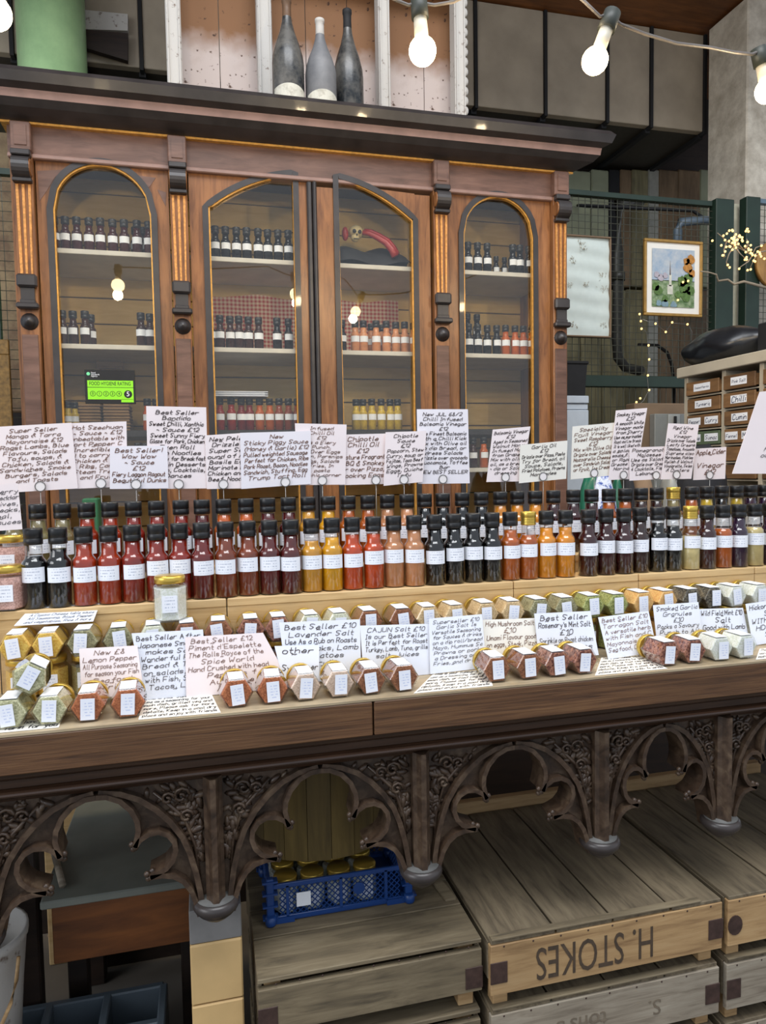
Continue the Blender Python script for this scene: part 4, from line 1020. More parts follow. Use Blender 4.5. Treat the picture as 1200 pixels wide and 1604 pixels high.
TS = [
 ((-12, 669), (112, 662), (122, 765), (-6, 773), .004, 'pinkish card in brown writing, far left above the bottles', M_PAPER_P, M_INKB, ['Super Seller', 'Mango & Tarra', 'Mayonnaise £12', 'Roast Lambs, Blue', 'Flavours, Salads', 'Tofu, soups, &', 'Chicken, Salads &', 'Sandwiches, Smoke', 'Burgers, Salads', 'and Toasts'], 63),
 ((104, 663), (198, 660), (200, 762), (110, 766), .0, 'card headed Hot Szechuan Sauce, second from far left', M_PAPER_P, M_INKB, ['Hot Szechuan', '~ Sauce ~ £12', 'unbeatable with', 'ort Pepper C', 'Incredible Fr', '! to carry on', 'Chicken & Won', 'Ribs, Candi', 'Steam Treats', 'and Fruity'], 158),
 ((172, 699), (262, 698), (264, 765), (172, 766), .009, 'low card headed Best Seller Wow Wow Sauce', M_PAPER_W, M_INKB, ['Best Seller!', 'Wow Wow', '~ Sauce', '£12', 'Fiery Lagoon Ragout', 'Beautiful Dunks'], 213),
 ((229, 636), (323, 638), (326, 765), (232, 766), .004, 'tallest left card headed Best Seller, above red bottles', M_PAPER_P, M_INK, ['Best Seller', 'Bandido', 'Sweet Chilli, Xanthic', '~ Sauce £12', 'Sweet Sunny Fiery', 'Glaze for Pork, Chicken', 'Even Roll', 'with Noodles', 'and day for Breakfast', 'Best in Desserts', 'Fresh, Cocktails,', 'Dances'], 280),
 ((321, 682), (384, 678), (384, 765), (324, 766), .008, 'narrow card headed New Pele, between two larger cards', M_PAPER_P, M_INK, ['New Pele', 'Drizzle', 'Super Sa', 'ound of A', 'Basils Eg', 'Marinate B', 'Chicken and', 'Beef, Noodl'], 350),
 ((376, 678), (487, 675), (487, 758), (378, 766), .013, 'wide white card headed New Sticky Piggy Sauce', M_PAPER_W, M_INKB, ['New', 'Sticky Piggy Sauce', '(Honey & Garlic) £12', 'Pulled weighted Sausage', 'Perfect for Chicken, Ribs', 'Pork Roast, Bacon, Noodles', 'Sandwich, Stuffing, Egg', 'Trump Tart Roll'], 447),
 ((462, 663), (543, 665), (541, 759), (466, 760), .008, 'card headed Infused Chilli Oil, behind the sticky sauce card', M_PAPER_P, M_INKB, ['Infused', 'Chilli Oil', '£12', 'is a Fiery', 'Punch.', 'on Over Eggs', 'Corn, Parsnips', 'Ribs, Salads', 'Fries, In', 'pasta', '& chic corner'], 505),
 ((530, 681), (606, 679), (604, 758), (532, 760), .004, 'card headed Chipotle Chilli Oil, left of the sauce one', M_PAPER_P, M_INKB, ['Chipotle', 'Chilli Oil', '£12', 'mature Fragrant', 'BBQ & Smokey', 'or over Pizza,', 'cooking Eggs'], 589),
 ((604, 677), (668, 675), (662, 755), (601, 761), .013, 'card headed Chipotle Sauce, left of the tall white card', M_PAPER_P, M_INK, ['Chipotle', 'Sauce', '£12', 'Popcorn, Stew', 'Curry, soup or', 'Fajitas, Taco Beef', 'Wings, Prawns', 'Eggs, Quiche', 'Tofu'], 633),
 ((653, 641), (733, 641), (736, 757), (655, 758), .004, 'tallest white card reading Chilli Infused Balsamic Vinegar', M_PAPER_W, M_INK, ['New JUL 68/2', 'Chilli Infused', 'Balsamic Vinegar', '£12', 'the Finest Balsamic', 'with a Chilli Kick', 'Mix with Olive oil', 'to dip Bread, or', 'dress Salads', 'Drizzle over avocado', 'Guacamole, Toffee', 'Bar', 'NEW BEST SELLER'], 694),
 ((772, 673), (831, 668), (817, 754), (762, 755), .0, 'leaning card headed Balsamic Vinegar, right of the tall white card', M_PAPER_P, M_INK, ['Balsamic Vinegar', '£12', 'Aged in Seasoned', 'Walnut Honey', 'Infused Malt', 'from Grape m', 'Mix with olive', 'oil, as a bread', '~ dip or Salad', 'dressing'], 792),
 ((815, 697), (889, 690), (887, 750), (813, 757), .009, 'low tan-tinted card headed Garlic Oil', M_PAPER_C, M_INK, ['Garlic Oil', '£12', 'Drizzle over Pizza, Pasta', 'Try for Bread, oil', 'Soups, Salads,', 'Fried Potatoes, Prawns', 'Marinades'], 851),
 ((897, 668), (963, 662), (957, 745), (894, 751), .0, 'card headed Speciality Fruit Vinegar, against the white fridge', M_PAPER_C, M_INKB, ['Speciality', 'Fruit Vinegar', 'Sweet Raspberry', '£12', 'Mix with Olive Oil', 'Drizzle over Salads', 'Mozzarella Cheese', 'over Sandwich Salad', 'or Fruit, Ice Cream'], 931),
 ((965, 643), (1014, 639), (996, 750), (953, 752), .007, 'tall narrow leaning card headed Smokey Vinegar', M_PAPER_P, M_INK, ['Smokey Vinegar', '£12', 'A smooth White', 'Vinegar made', 'from Sherry', 'Use as marinades', 'Roast and Low Breads', 'It is well liked with', 'a splash in', 'soups & Some', 'or Roasted', 'Grease for', 'Marinade'], 977),
 ((986, 701), (1048, 699), (1040, 750), (986, 753), .011, 'low card headed Pomegranate Molasses', M_PAPER_P, M_INK, ['Pomegranate', 'Molasses', 'Use as Salads', 'Drizzle over Greek', '4 Cocktails, Fish', 'Lebanese'], 1028),
 ((1047, 663), (1095, 665), (1083, 750), (1035, 751), .016, 'card headed Red Wine Vinegar in front of the pigeonholes', M_PAPER_P, M_INK, ['Red Wine', '£12', 'Vinegar', 'Drizzle over Salads', 'Leafy Greens', 'Tomatoes, Avocado', 'Supreme also', 'Marinades, Pickles', 'Relish & Walnut', 'Vinaigrette, Swiss', '& Oysters'], 1060),
 ((1088, 703), (1138, 700), (1136, 750), (1086, 752), .004, 'small square card headed Apple Cider Vinegar', M_PAPER_P, M_INKB, ['Apple Cider', '', 'Vinegar', '£12'], 1112),
]
for i, (tl, tr, br, bl, dy, lb, pp_, ik, ln, cx) in enumerate(TS):
    top_sign(tl, tr, br, bl, dy, lb, pp_, ik, ln, i+1, thick=1.4)
# clip stands, each named by the card it holds
for (tl, tr, br, bl, dy, lb, pp_, ik, ln, cx) in TS:
    Y = 1.735-dy-.0035; yb = (bl[1]+br[1])/2-7; c = P(cx, yb, Y)
    head = lb.split('headed ')[-1].split(',')[0] if 'headed' in lb else lb.split(' card')[0]+' card'
    t = thing('clip_stand', 'round wire clip holding the %s' % ({True: head+' card', False: head}['headed' in lb]), 'clip', (c.x, Y, R2), 0, 'clip stands of the cards')
    q = MB(); q.lathe([(.0098, 0), (.0098, .0012)], 16, (c.x, Y, c.z), 0, 'Y'); wpart('clip_disc', q, M_CLEARDISC, t)
    q = MB(); q.band([(c.x+.0108*math.cos(k*PI/10), c.z+.0108*math.sin(k*PI/10)) for k in range(20)], .0016, Y-.001, Y+.0012, 0, True); wpart('clip_ring', q, M_WIRE, t)
    q = MB(); q.tube([(c.x, Y+.0005, c.z-.011), (c.x, Y+.0005, R2+.002)], .0009, 5); wpart('wire_stem', q, M_WIRE, t)
    q = MB(); q.lathe([(.011, 0), (.011, .0015), (.002, .003)], 14, (c.x, Y, R2)); wpart('base', q, M_WIRE, t)
# large card at the right edge
Y = 1.50
c = [P(1147, 742, Y), P(1290, 742, Y), P(1310, 598, Y), P(1190, 614, Y)]
RC = card(c, 'large near white card leaning at the right edge, starting 95', M_PAPER_P, M_INKK, ['95 A Rare', '', 'Our new Honey', 'Dropping all over', 'Cocktails, Sundae', 'Sponge Bakes', 'Drizzle over Ice', 'Cream, Pancakes', 'for Baked Fruits', 'Hot Chocolate &', 'our butter icing'], None, 77, thick=1.1, align='L', m=(.26, .02, .06, .18))
q = MB(); cz = P(1215, 742, Y); q.tube([(cz.x, Y+.002, cz.z+.01), (cz.x, Y+.002, TT+.163)], .0012, 5); wpart('wire_stem', q, M_WIRE, RC)
# card at the left edge
Y = 1.52
c = [P(-40, 834, Y), P(35, 829, Y), P(28, 757, Y), P(-40, 763, Y)]
LC = card(c, 'near white card cut by the left edge, above the pink salt jars', M_PAPER_P, M_INKK, ['Cherry', 'Cheddar', 'Olives,', 'Steaks,', 'Veal,', 'Sauces'], None, 78, thick=1.1, align='L', m=(.35, .02, .1, .1))
q = MB(); cz = P(-10, 834, Y); q.tube([(cz.x, Y+.002, cz.z+.01), (cz.x, Y+.002, TT)], .0012, 5); wpart('wire_stem', q, M_WIRE, LC)
# ---- lower cards (leaning on the jars)
def low_card(tl, tr, br, bl, label, paper, ink, lines, seed, Yb=None, lean=.022, **kw):
    Yb = Yb or 1.405
    a = P(bl[0], bl[1], Yb); b = P(br[0], br[1], Yb); a.z = max(a.z, TT+.001); b.z = max(b.z, TT+.001)
    c = [a, b, P(tr[0], tr[1], Yb+lean), P(tl[0], tl[1], Yb+lean)]
    return card(c, label, paper, ink, lines, 'handwritten cards among the spice jars', seed, off=.0008, **kw)
low_card((124, 1016), (215, 1011), (226, 1086), (128, 1096), 'pinkish card headed New Lemon Pepper', M_PAPER_P, M_INKB, ['New £8', 'Lemon Pepper', 'All Purpose Seasoning', 'for season your Fish', 'Seafood', 'Grill'], 31, 1.386)
low_card((206, 992), (318, 986), (326, 1096), (228, 1104), 'bluish white card headed Best Seller After Japanese Spice Salt', M_PAPER_B, M_INK, ['Best Seller After', 'Japanese Smoked', 'mokes Salt', 'Wonderful Rubs,', 'Bread & Tuna', 'on salads, Egg', 'with Fish, Steak', 'Tacos, Lamb'], 32, 1.395)
low_card((290, 998), (412, 991), (458, 1076), (292, 1098), 'wide pinkish brown-lettered card with slanting right edge, priced £12', M_PAPER_P, M_INKB, ['Best Seller £12', "Piment d'Espelette", 'The Rolls Royce of the', 'Spice World', 'Hand Crushed with head', 'Peppers f', 'Autumn e', 'A spell'], 33, 1.388, m=(.03, .12, .03, .03))
low_card((430, 1012), (500, 1010), (500, 1072), (446, 1076), 'small bluish card half hidden below the Lavender Salt card', M_PAPER_B, M_INK, ['other', '', 'Sy Pepper', 'Egg'], 34, 1.384)
low_card((437, 975), (564, 970), (566, 1064), (450, 1070), 'bluish white card headed Best Seller Lavender Salt', M_PAPER_B, M_INK, ['Best Seller £10', 'Lavender Salt', 'Use As a Rub on Roasts', 'on Steaks, Lamb', 'Tomatoes', 'Fruit', 'In'], 35, 1.398)
low_card((564, 980), (672, 977), (677, 1060), (570, 1066), 'white card headed CAJUN Salt', M_PAPER_B, M_INK, ['CAJUN Salt £10', 'Is our Best Seller', 'It is Perfect for Roast', 'Turkey, Lamb, Tuna, grills', 'salt, Juices', 'Pizza,', 'rice'], 36, 1.396)
low_card((672, 969), (755, 962), (762, 1046), (674, 1056), 'white card headed Superseller Garlic Salt', M_PAPER_B, M_INK, ['Superseller £10', 'Garlic Salt Is', 'Versatile Seasoning', 'for Sauces & drinks', 'on a dip roll/bread', 'Mayo, Hummus Sc', 'Prawns or pork', 'a Dressing on S', 'Fries, and drinks!'], 37, 1.390)
low_card((755, 971), (838, 968), (848, 1030), (760, 1036), 'cream card headed Mushroom Salt in brown', M_PAPER_C, M_INKB, ['High Mushroom Salt', '£10', 'Umami Flavour good', 'on eggs, Steak, Pizza', ''], 38, 1.398)
low_card((837, 961), (925, 957), (938, 1026), (844, 1032), 'white card headed Rosemary and Mint Salt', M_PAPER_B, M_INK, ['Best Seller', "Rosemary's Mint Salt", '£10', 'Sprinkle on Roast chicken', '& Potatoes'], 39, 1.391)
low_card((937, 967), (1016, 957), (1030, 1021), (953, 1035), 'white leaning card headed Best Seller Tarragon Salt', M_PAPER_B, M_INKB, ['Best Seller £10', 'Tarragon Salt', 'A versatile herb', 'with Fish and C', 'Mayonnaise use', 'Seafood, Chicken'], 40, 1.386)
low_card((1023, 948), (1094, 943), (1102, 1010), (1030, 1015), 'white card headed Smoked Garlic Granules', M_PAPER_B, M_INK, ['Smoked Garlic', 'Granules', '£10', 'Packs a Savoury', 'Punch to All', ''], 41, 1.396)
low_card((1094, 954), (1164, 952), (1174, 1004), (1100, 1008), 'white card headed Wild Field Mint Salt', M_PAPER_B, M_INK, ['Wild Field Mint £10', 'Salt', 'Good with Lamb', 'T'], 42, 1.402)
low_card((1168, 946), (1240, 936), (1250, 1000), (1180, 1012), 'white card headed Hickory Salt at the right edge', M_PAPER_B, M_INK, ['Hickory Smoked', 'Salt', 'WITH A Roast', 'HD meats,', 'Spicy'], 43, 1.390)
# ---- flat papers
def flat_paper(pts, z, label, lines, seed, paper=M_PAPER_C, tilt=0., ink=M_INKK):
    c = [PZ(px, py, z) for px, py in pts]      # BL BR TR TL
    t = thing('notice_paper', label, 'paper', (c[0]+c[1])/2, 0, 'small print notices lying on the counter')
    q = MB(); q.quadbox(c, (0, 0, -.0006)); wpart('sheet', q, paper, t)
    BL, BR, TR, TL = c
    # write with vertical normal
    write([BL, BR, TR, TL], lines, ink, t, m=(.04, .04, .03, .03), seed=seed, thick=1.35, off=.0007, under=False)
LOR = ['This is your Summer Salad', 'use as a seasoning for your', 'main dish, grilled veg and', 'more, Please ask for more', 'details, Keep in a cool dry', 'place and enjoy with friends']
ft = TT+.0012
flat_paper([(217, 1127), (346, 1116), (330, 1084), (224, 1093)], ft, 'flat small-print notice below the wide pinkish card', LOR, 51)
flat_paper([(648, 1086), (772, 1074), (764, 1048), (680, 1054)], ft, 'flat small-print notice in front of the Superseller card', LOR, 52)
flat_paper([(932, 1058), (1046, 1047), (1000, 1026), (942, 1030)], ft, 'flat small-print notice in front of the Tarragon Salt card', LOR, 53)
flat_paper([(-50, 1152), (92, 1139), (98, 1124), (-40, 1133)], ft, 'flat paper at the front left corner under herb jars', ['All peppers are hand ground', 'on the farm for you'], 54)
flat_paper([(1184, 1033), (1260, 1026), (1250, 1012), (1190, 1016)], ft, 'flat notice at the far right of the counter edge', LOR[:3], 55)
# paper bridging riser and jars, left
c = [P(22, 980, 1.49), P(146, 973, 1.49), P(157, 945, 1.56), P(48, 952, 1.56)]
for v in c[2:]: v.z = R1+.001
c[2] = PZ(157, 945, R1+.0015); c[3] = PZ(48, 952, R1+.0015)
t = thing('notice_paper', 'bluish paper notice bridging from the riser over the olive jars', 'paper', c[0], 0, 'small print notices lying on the counter')
for v in c[:2]: pass
q = MB(); q.quadbox(c, (0, 0, -.0006)); wpart('sheet', q, M_PAPER_B, t)
write(c, ['Beautiful Szechuan', 'Sechuan salt pepper & spices', 'A Classic Chinese table sauce', 'All Seasoning, Black Pepper', 'and vegetables, Rice & more'], M_INKK, t, seed=56, off=.0007, thick=.9, m=(.1, .04, .02, .02))
# ================================================================ CRATES
def crate(x0, x1, yf, yb, zt_, label, endmat, topdir='Y', joints=None, strip=True, gap=False, endh=.105, total=.15, corner='sq', text=None, topmat=None, nb=4, vis=True):
    t = thing('wooden_crate', label, 'crate', ((x0+x1)/2, (yf+yb)/2, zt_-total), 0, 'upturned wooden crates under the counter')
    th = .009
    rnd = random.Random(int(x0*100+zt_*1000))
    if topdir == 'Y':
        js = joints or [x0+(x1-x0)*i/nb for i in range(nb+1)]
        for a, b in zip(js, js[1:]):
            q = MB(); q.box(a+.0025, b-.0025, yf+.002+rnd.uniform(0, .003), yb, zt_-th-rnd.uniform(0, .0015), zt_-rnd.uniform(0, .0015), 0, .0015); wpart('board', q, topmat or M_CRATE, t)
    else:
        js = joints or [yf+(yb-yf)*i/4 for i in range(5)]
        for a, b in zip(js, js[1:]):
            q = MB(); q.box(x0, x1, a+.0015, b-.0015, zt_-th-rnd.uniform(0, .0015), zt_-rnd.uniform(0, .001), 0, .0015); wpart('board', q, topmat or M_CRATE_X, t)
    ze = zt_-th-.0005
    if gap: ze -= .012
    q = MB(); q.box(x0, x1, yf, yf+.014, ze-endh, ze, 0, .0015); eb = wpart('end_board', q, endmat, t)
    q = MB(); q.box(x0, x1, yb-.014, yb, ze-endh, ze, 0, .0015); wpart('end_board', q, endmat, t)
    for x in (x0, x1-.009):
        q = MB(); q.box(x, x+.009, yf+.016, yb-.016, ze-endh*.75, ze, 0, .001); wpart('side_board', q, M_CRATE, t)
    for x in (x0+.012, x1-.045):
        for y in (yf+.019, yb-.047):
            q = MB(); q.box(x, x+.033, y, y+.03, zt_-total+.0008, zt_-th-.002, 0, .002); wpart('corner_post', q, M_CRATE_TAN, t)
    if strip:
        q = MB(); x = x0+.004
        q.box(x0+.003, x1-.055, yf-.001, yf+.016, zt_+.0002, zt_+.0045, 0, .001); wpart('edge_strip', q, M_CRATE_X, t)
    q = MB()
    for k in range(9):
        x = x0+.03+(x1-x0-.06)*k/8+rnd.uniform(-.006, .006); q.ball((x, yf-.0002, zt_-.014), .0022, 6, 0, (1, .4, 1))
    wpart('nail_heads', q, M_IRON, t)
    for x in ((x0-.001, x0+.036), (x1-.036, x1+.001)):
        q = MB(); z1 = ze-.035
        if corner == 'sq': q.box(x[0], x[1], yf-.0018, yf, z1-.045, z1, 0, .0008)
        else:
            q.prism([(x[0]+(x[1]-x[0])*(.5+.5*math.cos(a*PI/8)), z1-.0225+.0225*math.sin(a*PI/8)) for a in range(16)], yf-.0018, yf)
        wpart('corner_plate', q, M_IRON, t)
    return t, eb
YFc, YBc = 1.288, 1.80
cm, eb = crate(.530, 1.075, YFc, YBc, CT, 'upturned wooden crate stencilled upside down, top of middle stack', M_CRATE_TAN, 'Y', [.530, .676, .808, .948, 1.075])
TXT = plain('faded_stencil_ink', srgb(72, 58, 44), .8, 0, .25, 60)
flat_text('stencil_lettering', 'H. STOKES', ((P(830, 1500, YFc).x+P(1033, 1480, YFc).x)/2+.0, YFc-.0006, CT-.010-.052), .098, TXT, eb, ext=.0003, rot=(PI/2, PI, 0), sx=.60)
crate(1.090, 1.64, YFc, YBc, CT, 'upturned wooden crate at right, top of right stack', M_CRATE_TAN, 'Y', [1.090, 1.232, 1.37, 1.51, 1.64], corner='rd', strip=False)
cL, _ = crate(.070, .518, YFc+.016, YBc-.1, CT, 'upturned crate carrying the blue basket, top of left stack', M_CRATE_X, 'X', [YFc+.016, 1.425, 1.52, 1.61, 1.70], strip=False, gap=True, endh=.088)
q = MB(); a = PZ(690, 1385, CT+.005); q.quadbox([(.488, 1.44, CT+.0062), (.512, 1.44, CT+.0062), (.494, 1.60, CT+.0062), (.472, 1.60, CT+.0062)], (0, 0, -.006))
sb = single('loose_batten', q, M_CRATE_X, 'short loose batten lying on the left crate beside the gap', 'batten')
for tier in (1, 2):
    z_ = CT-.15*tier
    nm = 'second' if tier == 1 else 'third'
    cc_, e2 = crate(.532, 1.072, YFc+.004*tier, YBc, z_, 'upturned grey wooden crate, %s from top of middle stack' % nm, M_CRATE_GREY if tier == 1 else M_CRATE_TAN, 'Y', strip=(tier == 1))
    if tier == 1: flat_text('stencil_lettering', "S.       tons'S", (.80, YFc+.004-.0006, z_-.066), .05, plain('very_faded_stencil_ink', srgb(112, 100, 84), .8, 0, .2, 60), e2, ext=.0003, rot=(PI/2, PI, 0))
    crate(1.092, 1.63, YFc+.004*tier, YBc, z_, 'upturned pale wooden crate, %s from top of right stack' % nm, M_CRATE_GREY, 'Y', strip=(tier == 1))
    crate(.072, .515, YFc+.018, YBc-.1, z_, 'upturned wooden crate, %s from top of left stack' % nm, M_CRATE_X, 'X', strip=False, gap=True, endh=.088)
# wooden strip at crate backs
q = MB(); q.box(.53, 1.64, YBc+.004, YBc+.03, 0, CT+.03, 0, .003)
single('back_rail', q, M_CRATE_TAN, 'tan wooden rail standing along the back of the crates', 'rail')
# ================================================================ BLUE BASKET
A = P(418, 1440, 1.44); 
bx0, bx1 = PZ(420, 1448, CT).x, PZ(640, 1406, CT).x
by0 = PZ(430, 1446, CT).y
BB = thing('blue_basket', 'blue plastic lattice basket of gold lidded jars on the left crate', 'basket', ((bx0+bx1)/2, by0+.1, CT), 0)
bx0 = P(424, 1440, by0).x; bx1 = P(640, 1400, by0).x; bh = .098; bd = .19
def lattice(ax, c, lo, hi, z0, z1):
    q = MB(); W = hi-lo; Hh = z1-z0; step = .0125
    def seg(u0, v0, u1, v1):
        if ax == 'X': a_, b_ = (lo+u0, c, z0+v0), (lo+u1, c, z0+v1)
        else: a_, b_ = (c, lo+u0, z0+v0), (c, lo+u1, z0+v1)
        q.tube([a_, b_], .0012, 4, smooth=False)
    k = -Hh
    while k < W:
        u0, v0, u1, v1 = k, 0, k+Hh, Hh
        if u0 < 0: v0 = -u0; u0 = 0
        if u1 > W: v1 = Hh-(u1-W); u1 = W
        if u1 > u0:
            seg(u0, v0, u1, v1); seg(W-u0, v0, W-u1, v1)
        k += step
    return q
for ax, cc_, lo, hi in (('X', by0, bx0+.02, bx1-.02), ('X', by0+bd, bx0+.02, bx1-.02), ('Y', bx0, by0+.01, by0+bd-.01), ('Y', bx1, by0+.01, by0+bd-.01)):
    wpart('lattice_side', lattice(ax, cc_, lo, hi, CT+.012, CT+bh-.022), M_BLUE, BB)
for y in (by0, by0+bd):
    q = MB(); q.box(bx0, bx1, y-.003, y+.003, CT+bh-.024, CT+bh-.014, 0, .001); q.box(bx0, bx1, y-.003, y+.003, CT+.004, CT+.014, 0, .001)
    for u in (.12, .5, .83): q.box(bx0+(bx1-bx0)*u-.003, bx0+(bx1-bx0)*u+.003, y-.003, y+.003, CT+.012, CT+bh-.02)
    q.box(bx0, bx0+.05, y-.006, y+.004, CT, CT+.012); q.box(bx1-.05, bx1, y-.006, y+.004, CT, CT+.012)
    wpart('rail', q, M_BLUE, BB)
for x in (bx0, bx1):
    q = MB(); q.box(x-.003, x+.003, by0, by0+bd, CT+bh-.024, CT+bh-.014); q.box(x-.003, x+.003, by0, by0+bd, CT+.002, CT+.012); wpart('rail', q, M_BLUE, BB)
for x in (bx0, bx1):
    for y in (by0, by0+bd):
        q = MB(); q.box(x-.008, x+.008, y-.006, y+.008, CT+.001, CT+bh, 0, .002)
        for k in range(4): q.box(x-.016, x+.016, y-.008, y+.010, CT+.012+k*.026, CT+.016+k*.026)
        q.lathe([(.010, 0), (.012, .004), (.012, .018), (.008, .02)], 14, (x, y-.006, CT+.001)); wpart('corner_post', q, M_BLUE, BB)
q = MB(); q.box(bx0, bx1, by0, by0+bd, CT+.001, CT+.004); wpart('floor_panel', q, M_BLUE, BB)
q = MB(); q.box(bx0+.055, bx0+.085, by0-.0045, by0-.0032, CT+.030, CT+.060); wpart('white_tag', q, M_WHITEP, BB)
q = MB(); q.lathe([(.013, 0), (.013, .003)], 18, (bx0+(bx1-bx0)*.63, by0-.004, CT+.048), 0, 'Y'); wpart('round_badge', q, M_BLUE, BB)
names = []
k = 0
nx = int((bx1-bx0-.03)/.058)
for j in range(3):
    for i in range(nx):
        names.append((bx0+.036+i*.0585, by0+.038+j*.058))
lbs = ordlabels(['white gold-lidded jar']*nx, 'in front row, blue basket')+ordlabels(['white gold-lidded jar']*nx, 'in middle row, blue basket')+ordlabels(['white gold-lidded jar']*nx, 'in rear row, blue basket')
for (x, y), lb in zip(names, lbs):
    standing_jar(lb, (x, y, CT+.0045), 'white', 0, 'jars packed in the blue basket', .95)
# round olive tub resting on the basket's jars
tzb = CT+.0985; cx, cy, rr = P(520, 1350, 1.50).x, 1.498+.20, .20
TUB = thing('wooden_tub', 'large round olive brown wooden tub resting on the blue basket', 'tub', (cx, cy, tzb))
M_STAVE = wood('olive_brown_stave', srgb(84, 68, 30), srgb(128, 106, 54), None, (6, 6, .8), 5, .6, .2)
for k in range(24):
    a0, a1 = 2*PI*k/24+.003, 2*PI*(k+1)/24-.003
    q = MB(); z0_, z1_ = tzb+.002, tzb+.22
    vs = []
    for z_ in (z0_, z1_):
        for a_, r_ in ((a0, rr), (a1, rr), (a1, rr-.016), (a0, rr-.016)): vs.append((cx+r_*math.cos(a_), cy+r_*math.sin(a_), z_))
    q.add(vs, [(0, 1, 2, 3), (7, 6, 5, 4), (0, 4, 5, 1), (1, 5, 6, 2), (2, 6, 7, 3), (3, 7, 4, 0)]); wpart('stave', q, M_STAVE, TUB)
q = MB(); q.lathe([(rr-.017, tzb+.001), (rr-.017, tzb+.016)], 32, (cx, cy, 0)); wpart('bottom', q, M_STAVE, TUB)
# ---------------------------------------------------------------- left under the counter
zs = .40; Ya = 1.62
sl = P(180, 1397, Ya).z
x0 = P(62, 1415, Ya).x; x1 = P(310, 1380, Ya).x
BX = thing('slab_topped_box', 'brown wooden box with grey slab top under the left arch', 'box', ((x0+x1)/2, 1.85, 0))
q = MB(); q.box(x0, x1, Ya, Ya+.5, sl-.018, sl, 0, .003); wpart('slab', q, plain('grey_green_slab', srgb(118, 122, 114), .7, 0, .12, 12, .2), BX)
M_ORB = wood('orange_brown_board', srgb(86, 46, 18), srgb(138, 82, 36), None, (.8, 6, 6), 5, .5, .15)
q = MB(); q.box(x0+.02, x1-.0, Ya+.012, Ya+.03, sl-.15, sl-.0185, 0, .002); wpart('front_board', q, M_ORB, BX)
for x in (x0+.02, x1-.05):
    q = MB(); q.box(x, x+.045, Ya+.15, Ya+.19, 0, sl-.0185, 0, .003); wpart('leg', q, M_DARKBROWN, BX)
    q = MB(); q.box(x, x+.045, Ya+.40, Ya+.45, 0, sl-.0185, 0, .003); wpart('leg', q, M_DARKBROWN, BX)
q = MB(); q.box(x0+.0, x1, Ya+.47, Ya+.49, .0, sl-.02); wpart('rear_board', q, M_DARKBROWN, BX)
q = MB(); a = PZ(82, 1325, sl+.01); b = PZ(98, 1386, sl+.01); q.tube([a, b], .008, 8)
single('short_stick', q, M_CRATE_GREY, 'short grey stick lying on the grey slab at left', 'stick')
q = MB(); q.box(x0-.1, x1+.1, Ya+.52, Ya+.56, 0, P(150, 1256, Ya+.52).z, 0, .003)
single('pine_partition', q, M_PINE, 'low pine partition standing behind the grey slab', 'partition')
q = MB(); q.box(P(24, 1500, 1.74).x, P(66, 1500, 1.74).x, 1.72, 1.76, 0, .80, 0, .004)
single('dark_prop', q, M_DARKBROWN, 'dark brown upright prop left of the slab topped box', 'post')
# plastic cell crate
ZT = .20
CC = thing('cell_crate', 'grey translucent plastic cell crate on the floor, bottom left', 'crate', (-.25, 1.58, 0))
xa, xb = PZ(-90, 1560, ZT).x, PZ(258, 1520, ZT).x; ya, yb = 1.47, 1.70
M_CELL = plain('grey_translucent_plastic', srgb(86, 96, 104), .3, 0, .12, 10)
nxx = 4
for i in range(nxx+1):
    x = xa+(xb-xa)*i/nxx; q = MB(); q.box(x-.009, x+.009, ya, yb, .0, ZT, 0, .003); wpart('divider', q, M_CELL, CC)
for j in range(3):
    y = ya+(yb-ya)*j/2; q = MB(); q.box(xa, xb, y-.009, y+.009, 0.0, ZT-.001, 0, .003); wpart('cross_divider', q, M_CELL, CC)
q = MB(); q.box(xa, xb, ya, yb, .001, .006); wpart('base', q, M_CELL, CC)
# round white-grey hoop/bucket at left edge
BU = thing('paint_bucket', 'worn whitish round bucket standing on the cell crate at the left edge', 'bucket', (P(-32, 1480, 1.585).x, 1.585, .201))
c0 = P(-38, 1480, 1.585)
q = MB(); q.lathe([(.075, ZT+.001), (.085, .34), (.095, .44), (.099, .445), (.099, .46), (.092, .46), (.080, .34), (.07, ZT+.01)], 28, (c0.x, 1.585, .0)); wpart('pail', q, M_WHITEFLAKE, BU)
q = MB(); q.tube([(c0.x+.097*math.cos(a*PI/12), 1.585-.12*math.sin(a*PI/12)*.35-.07, .44-.16*math.sin(a*PI/12)) for a in range(13)], .004, 6); wpart('handle', q, M_CRATE_TAN, BU)
# added dark sheet standing in for the shade under the counter
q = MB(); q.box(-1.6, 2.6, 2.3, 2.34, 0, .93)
single('added_dark_screen', q, M_DARKBROWN, 'added dark screen keeping the space behind the counter crates dark', 'screen')
# ================================================================ RIGHT BACKGROUND
YM = 4.1
MP = thing('mesh_panel', 'green steel framed wire mesh panel right of the cabinet', 'mesh panel', (2.6, YM, 0))
xl = 1.55; xr = P(1113, 320, YM).x; ztm = P(1000, 311, YM).z; zmid = P(985, 598, YM).z
q = MB(); q.box(xl, xr, YM-.02, YM+.02, ztm-.016, ztm+.016, 0, .002); wpart('top_rail', q, M_GREENMET, MP)
q = MB(); q.box(xl, xr, YM-.025, YM+.025, zmid-.036, zmid+.036, 0, .003); wpart('middle_rail', q, M_GREENMET, MP)
xp = P(1115, 400, YM).x; xq = P(1143, 400, YM).x
q = MB(); q.box(xp, xq, YM-.04, YM+.03, 0, ztm+.03, 0, .004); wpart('post', q, M_GREENMET, MP)
q = MB(); x = xl; 
while x < xp: q.tube([(x, YM, zmid+.036), (x, YM, ztm-.016)], .0022, 4, smooth=False); x += .045
z = zmid+.06
while z < ztm-.02: q.tube([(xl, YM-.003, z), (xp, YM-.003, z)], .0022, 4, smooth=False); z += .042
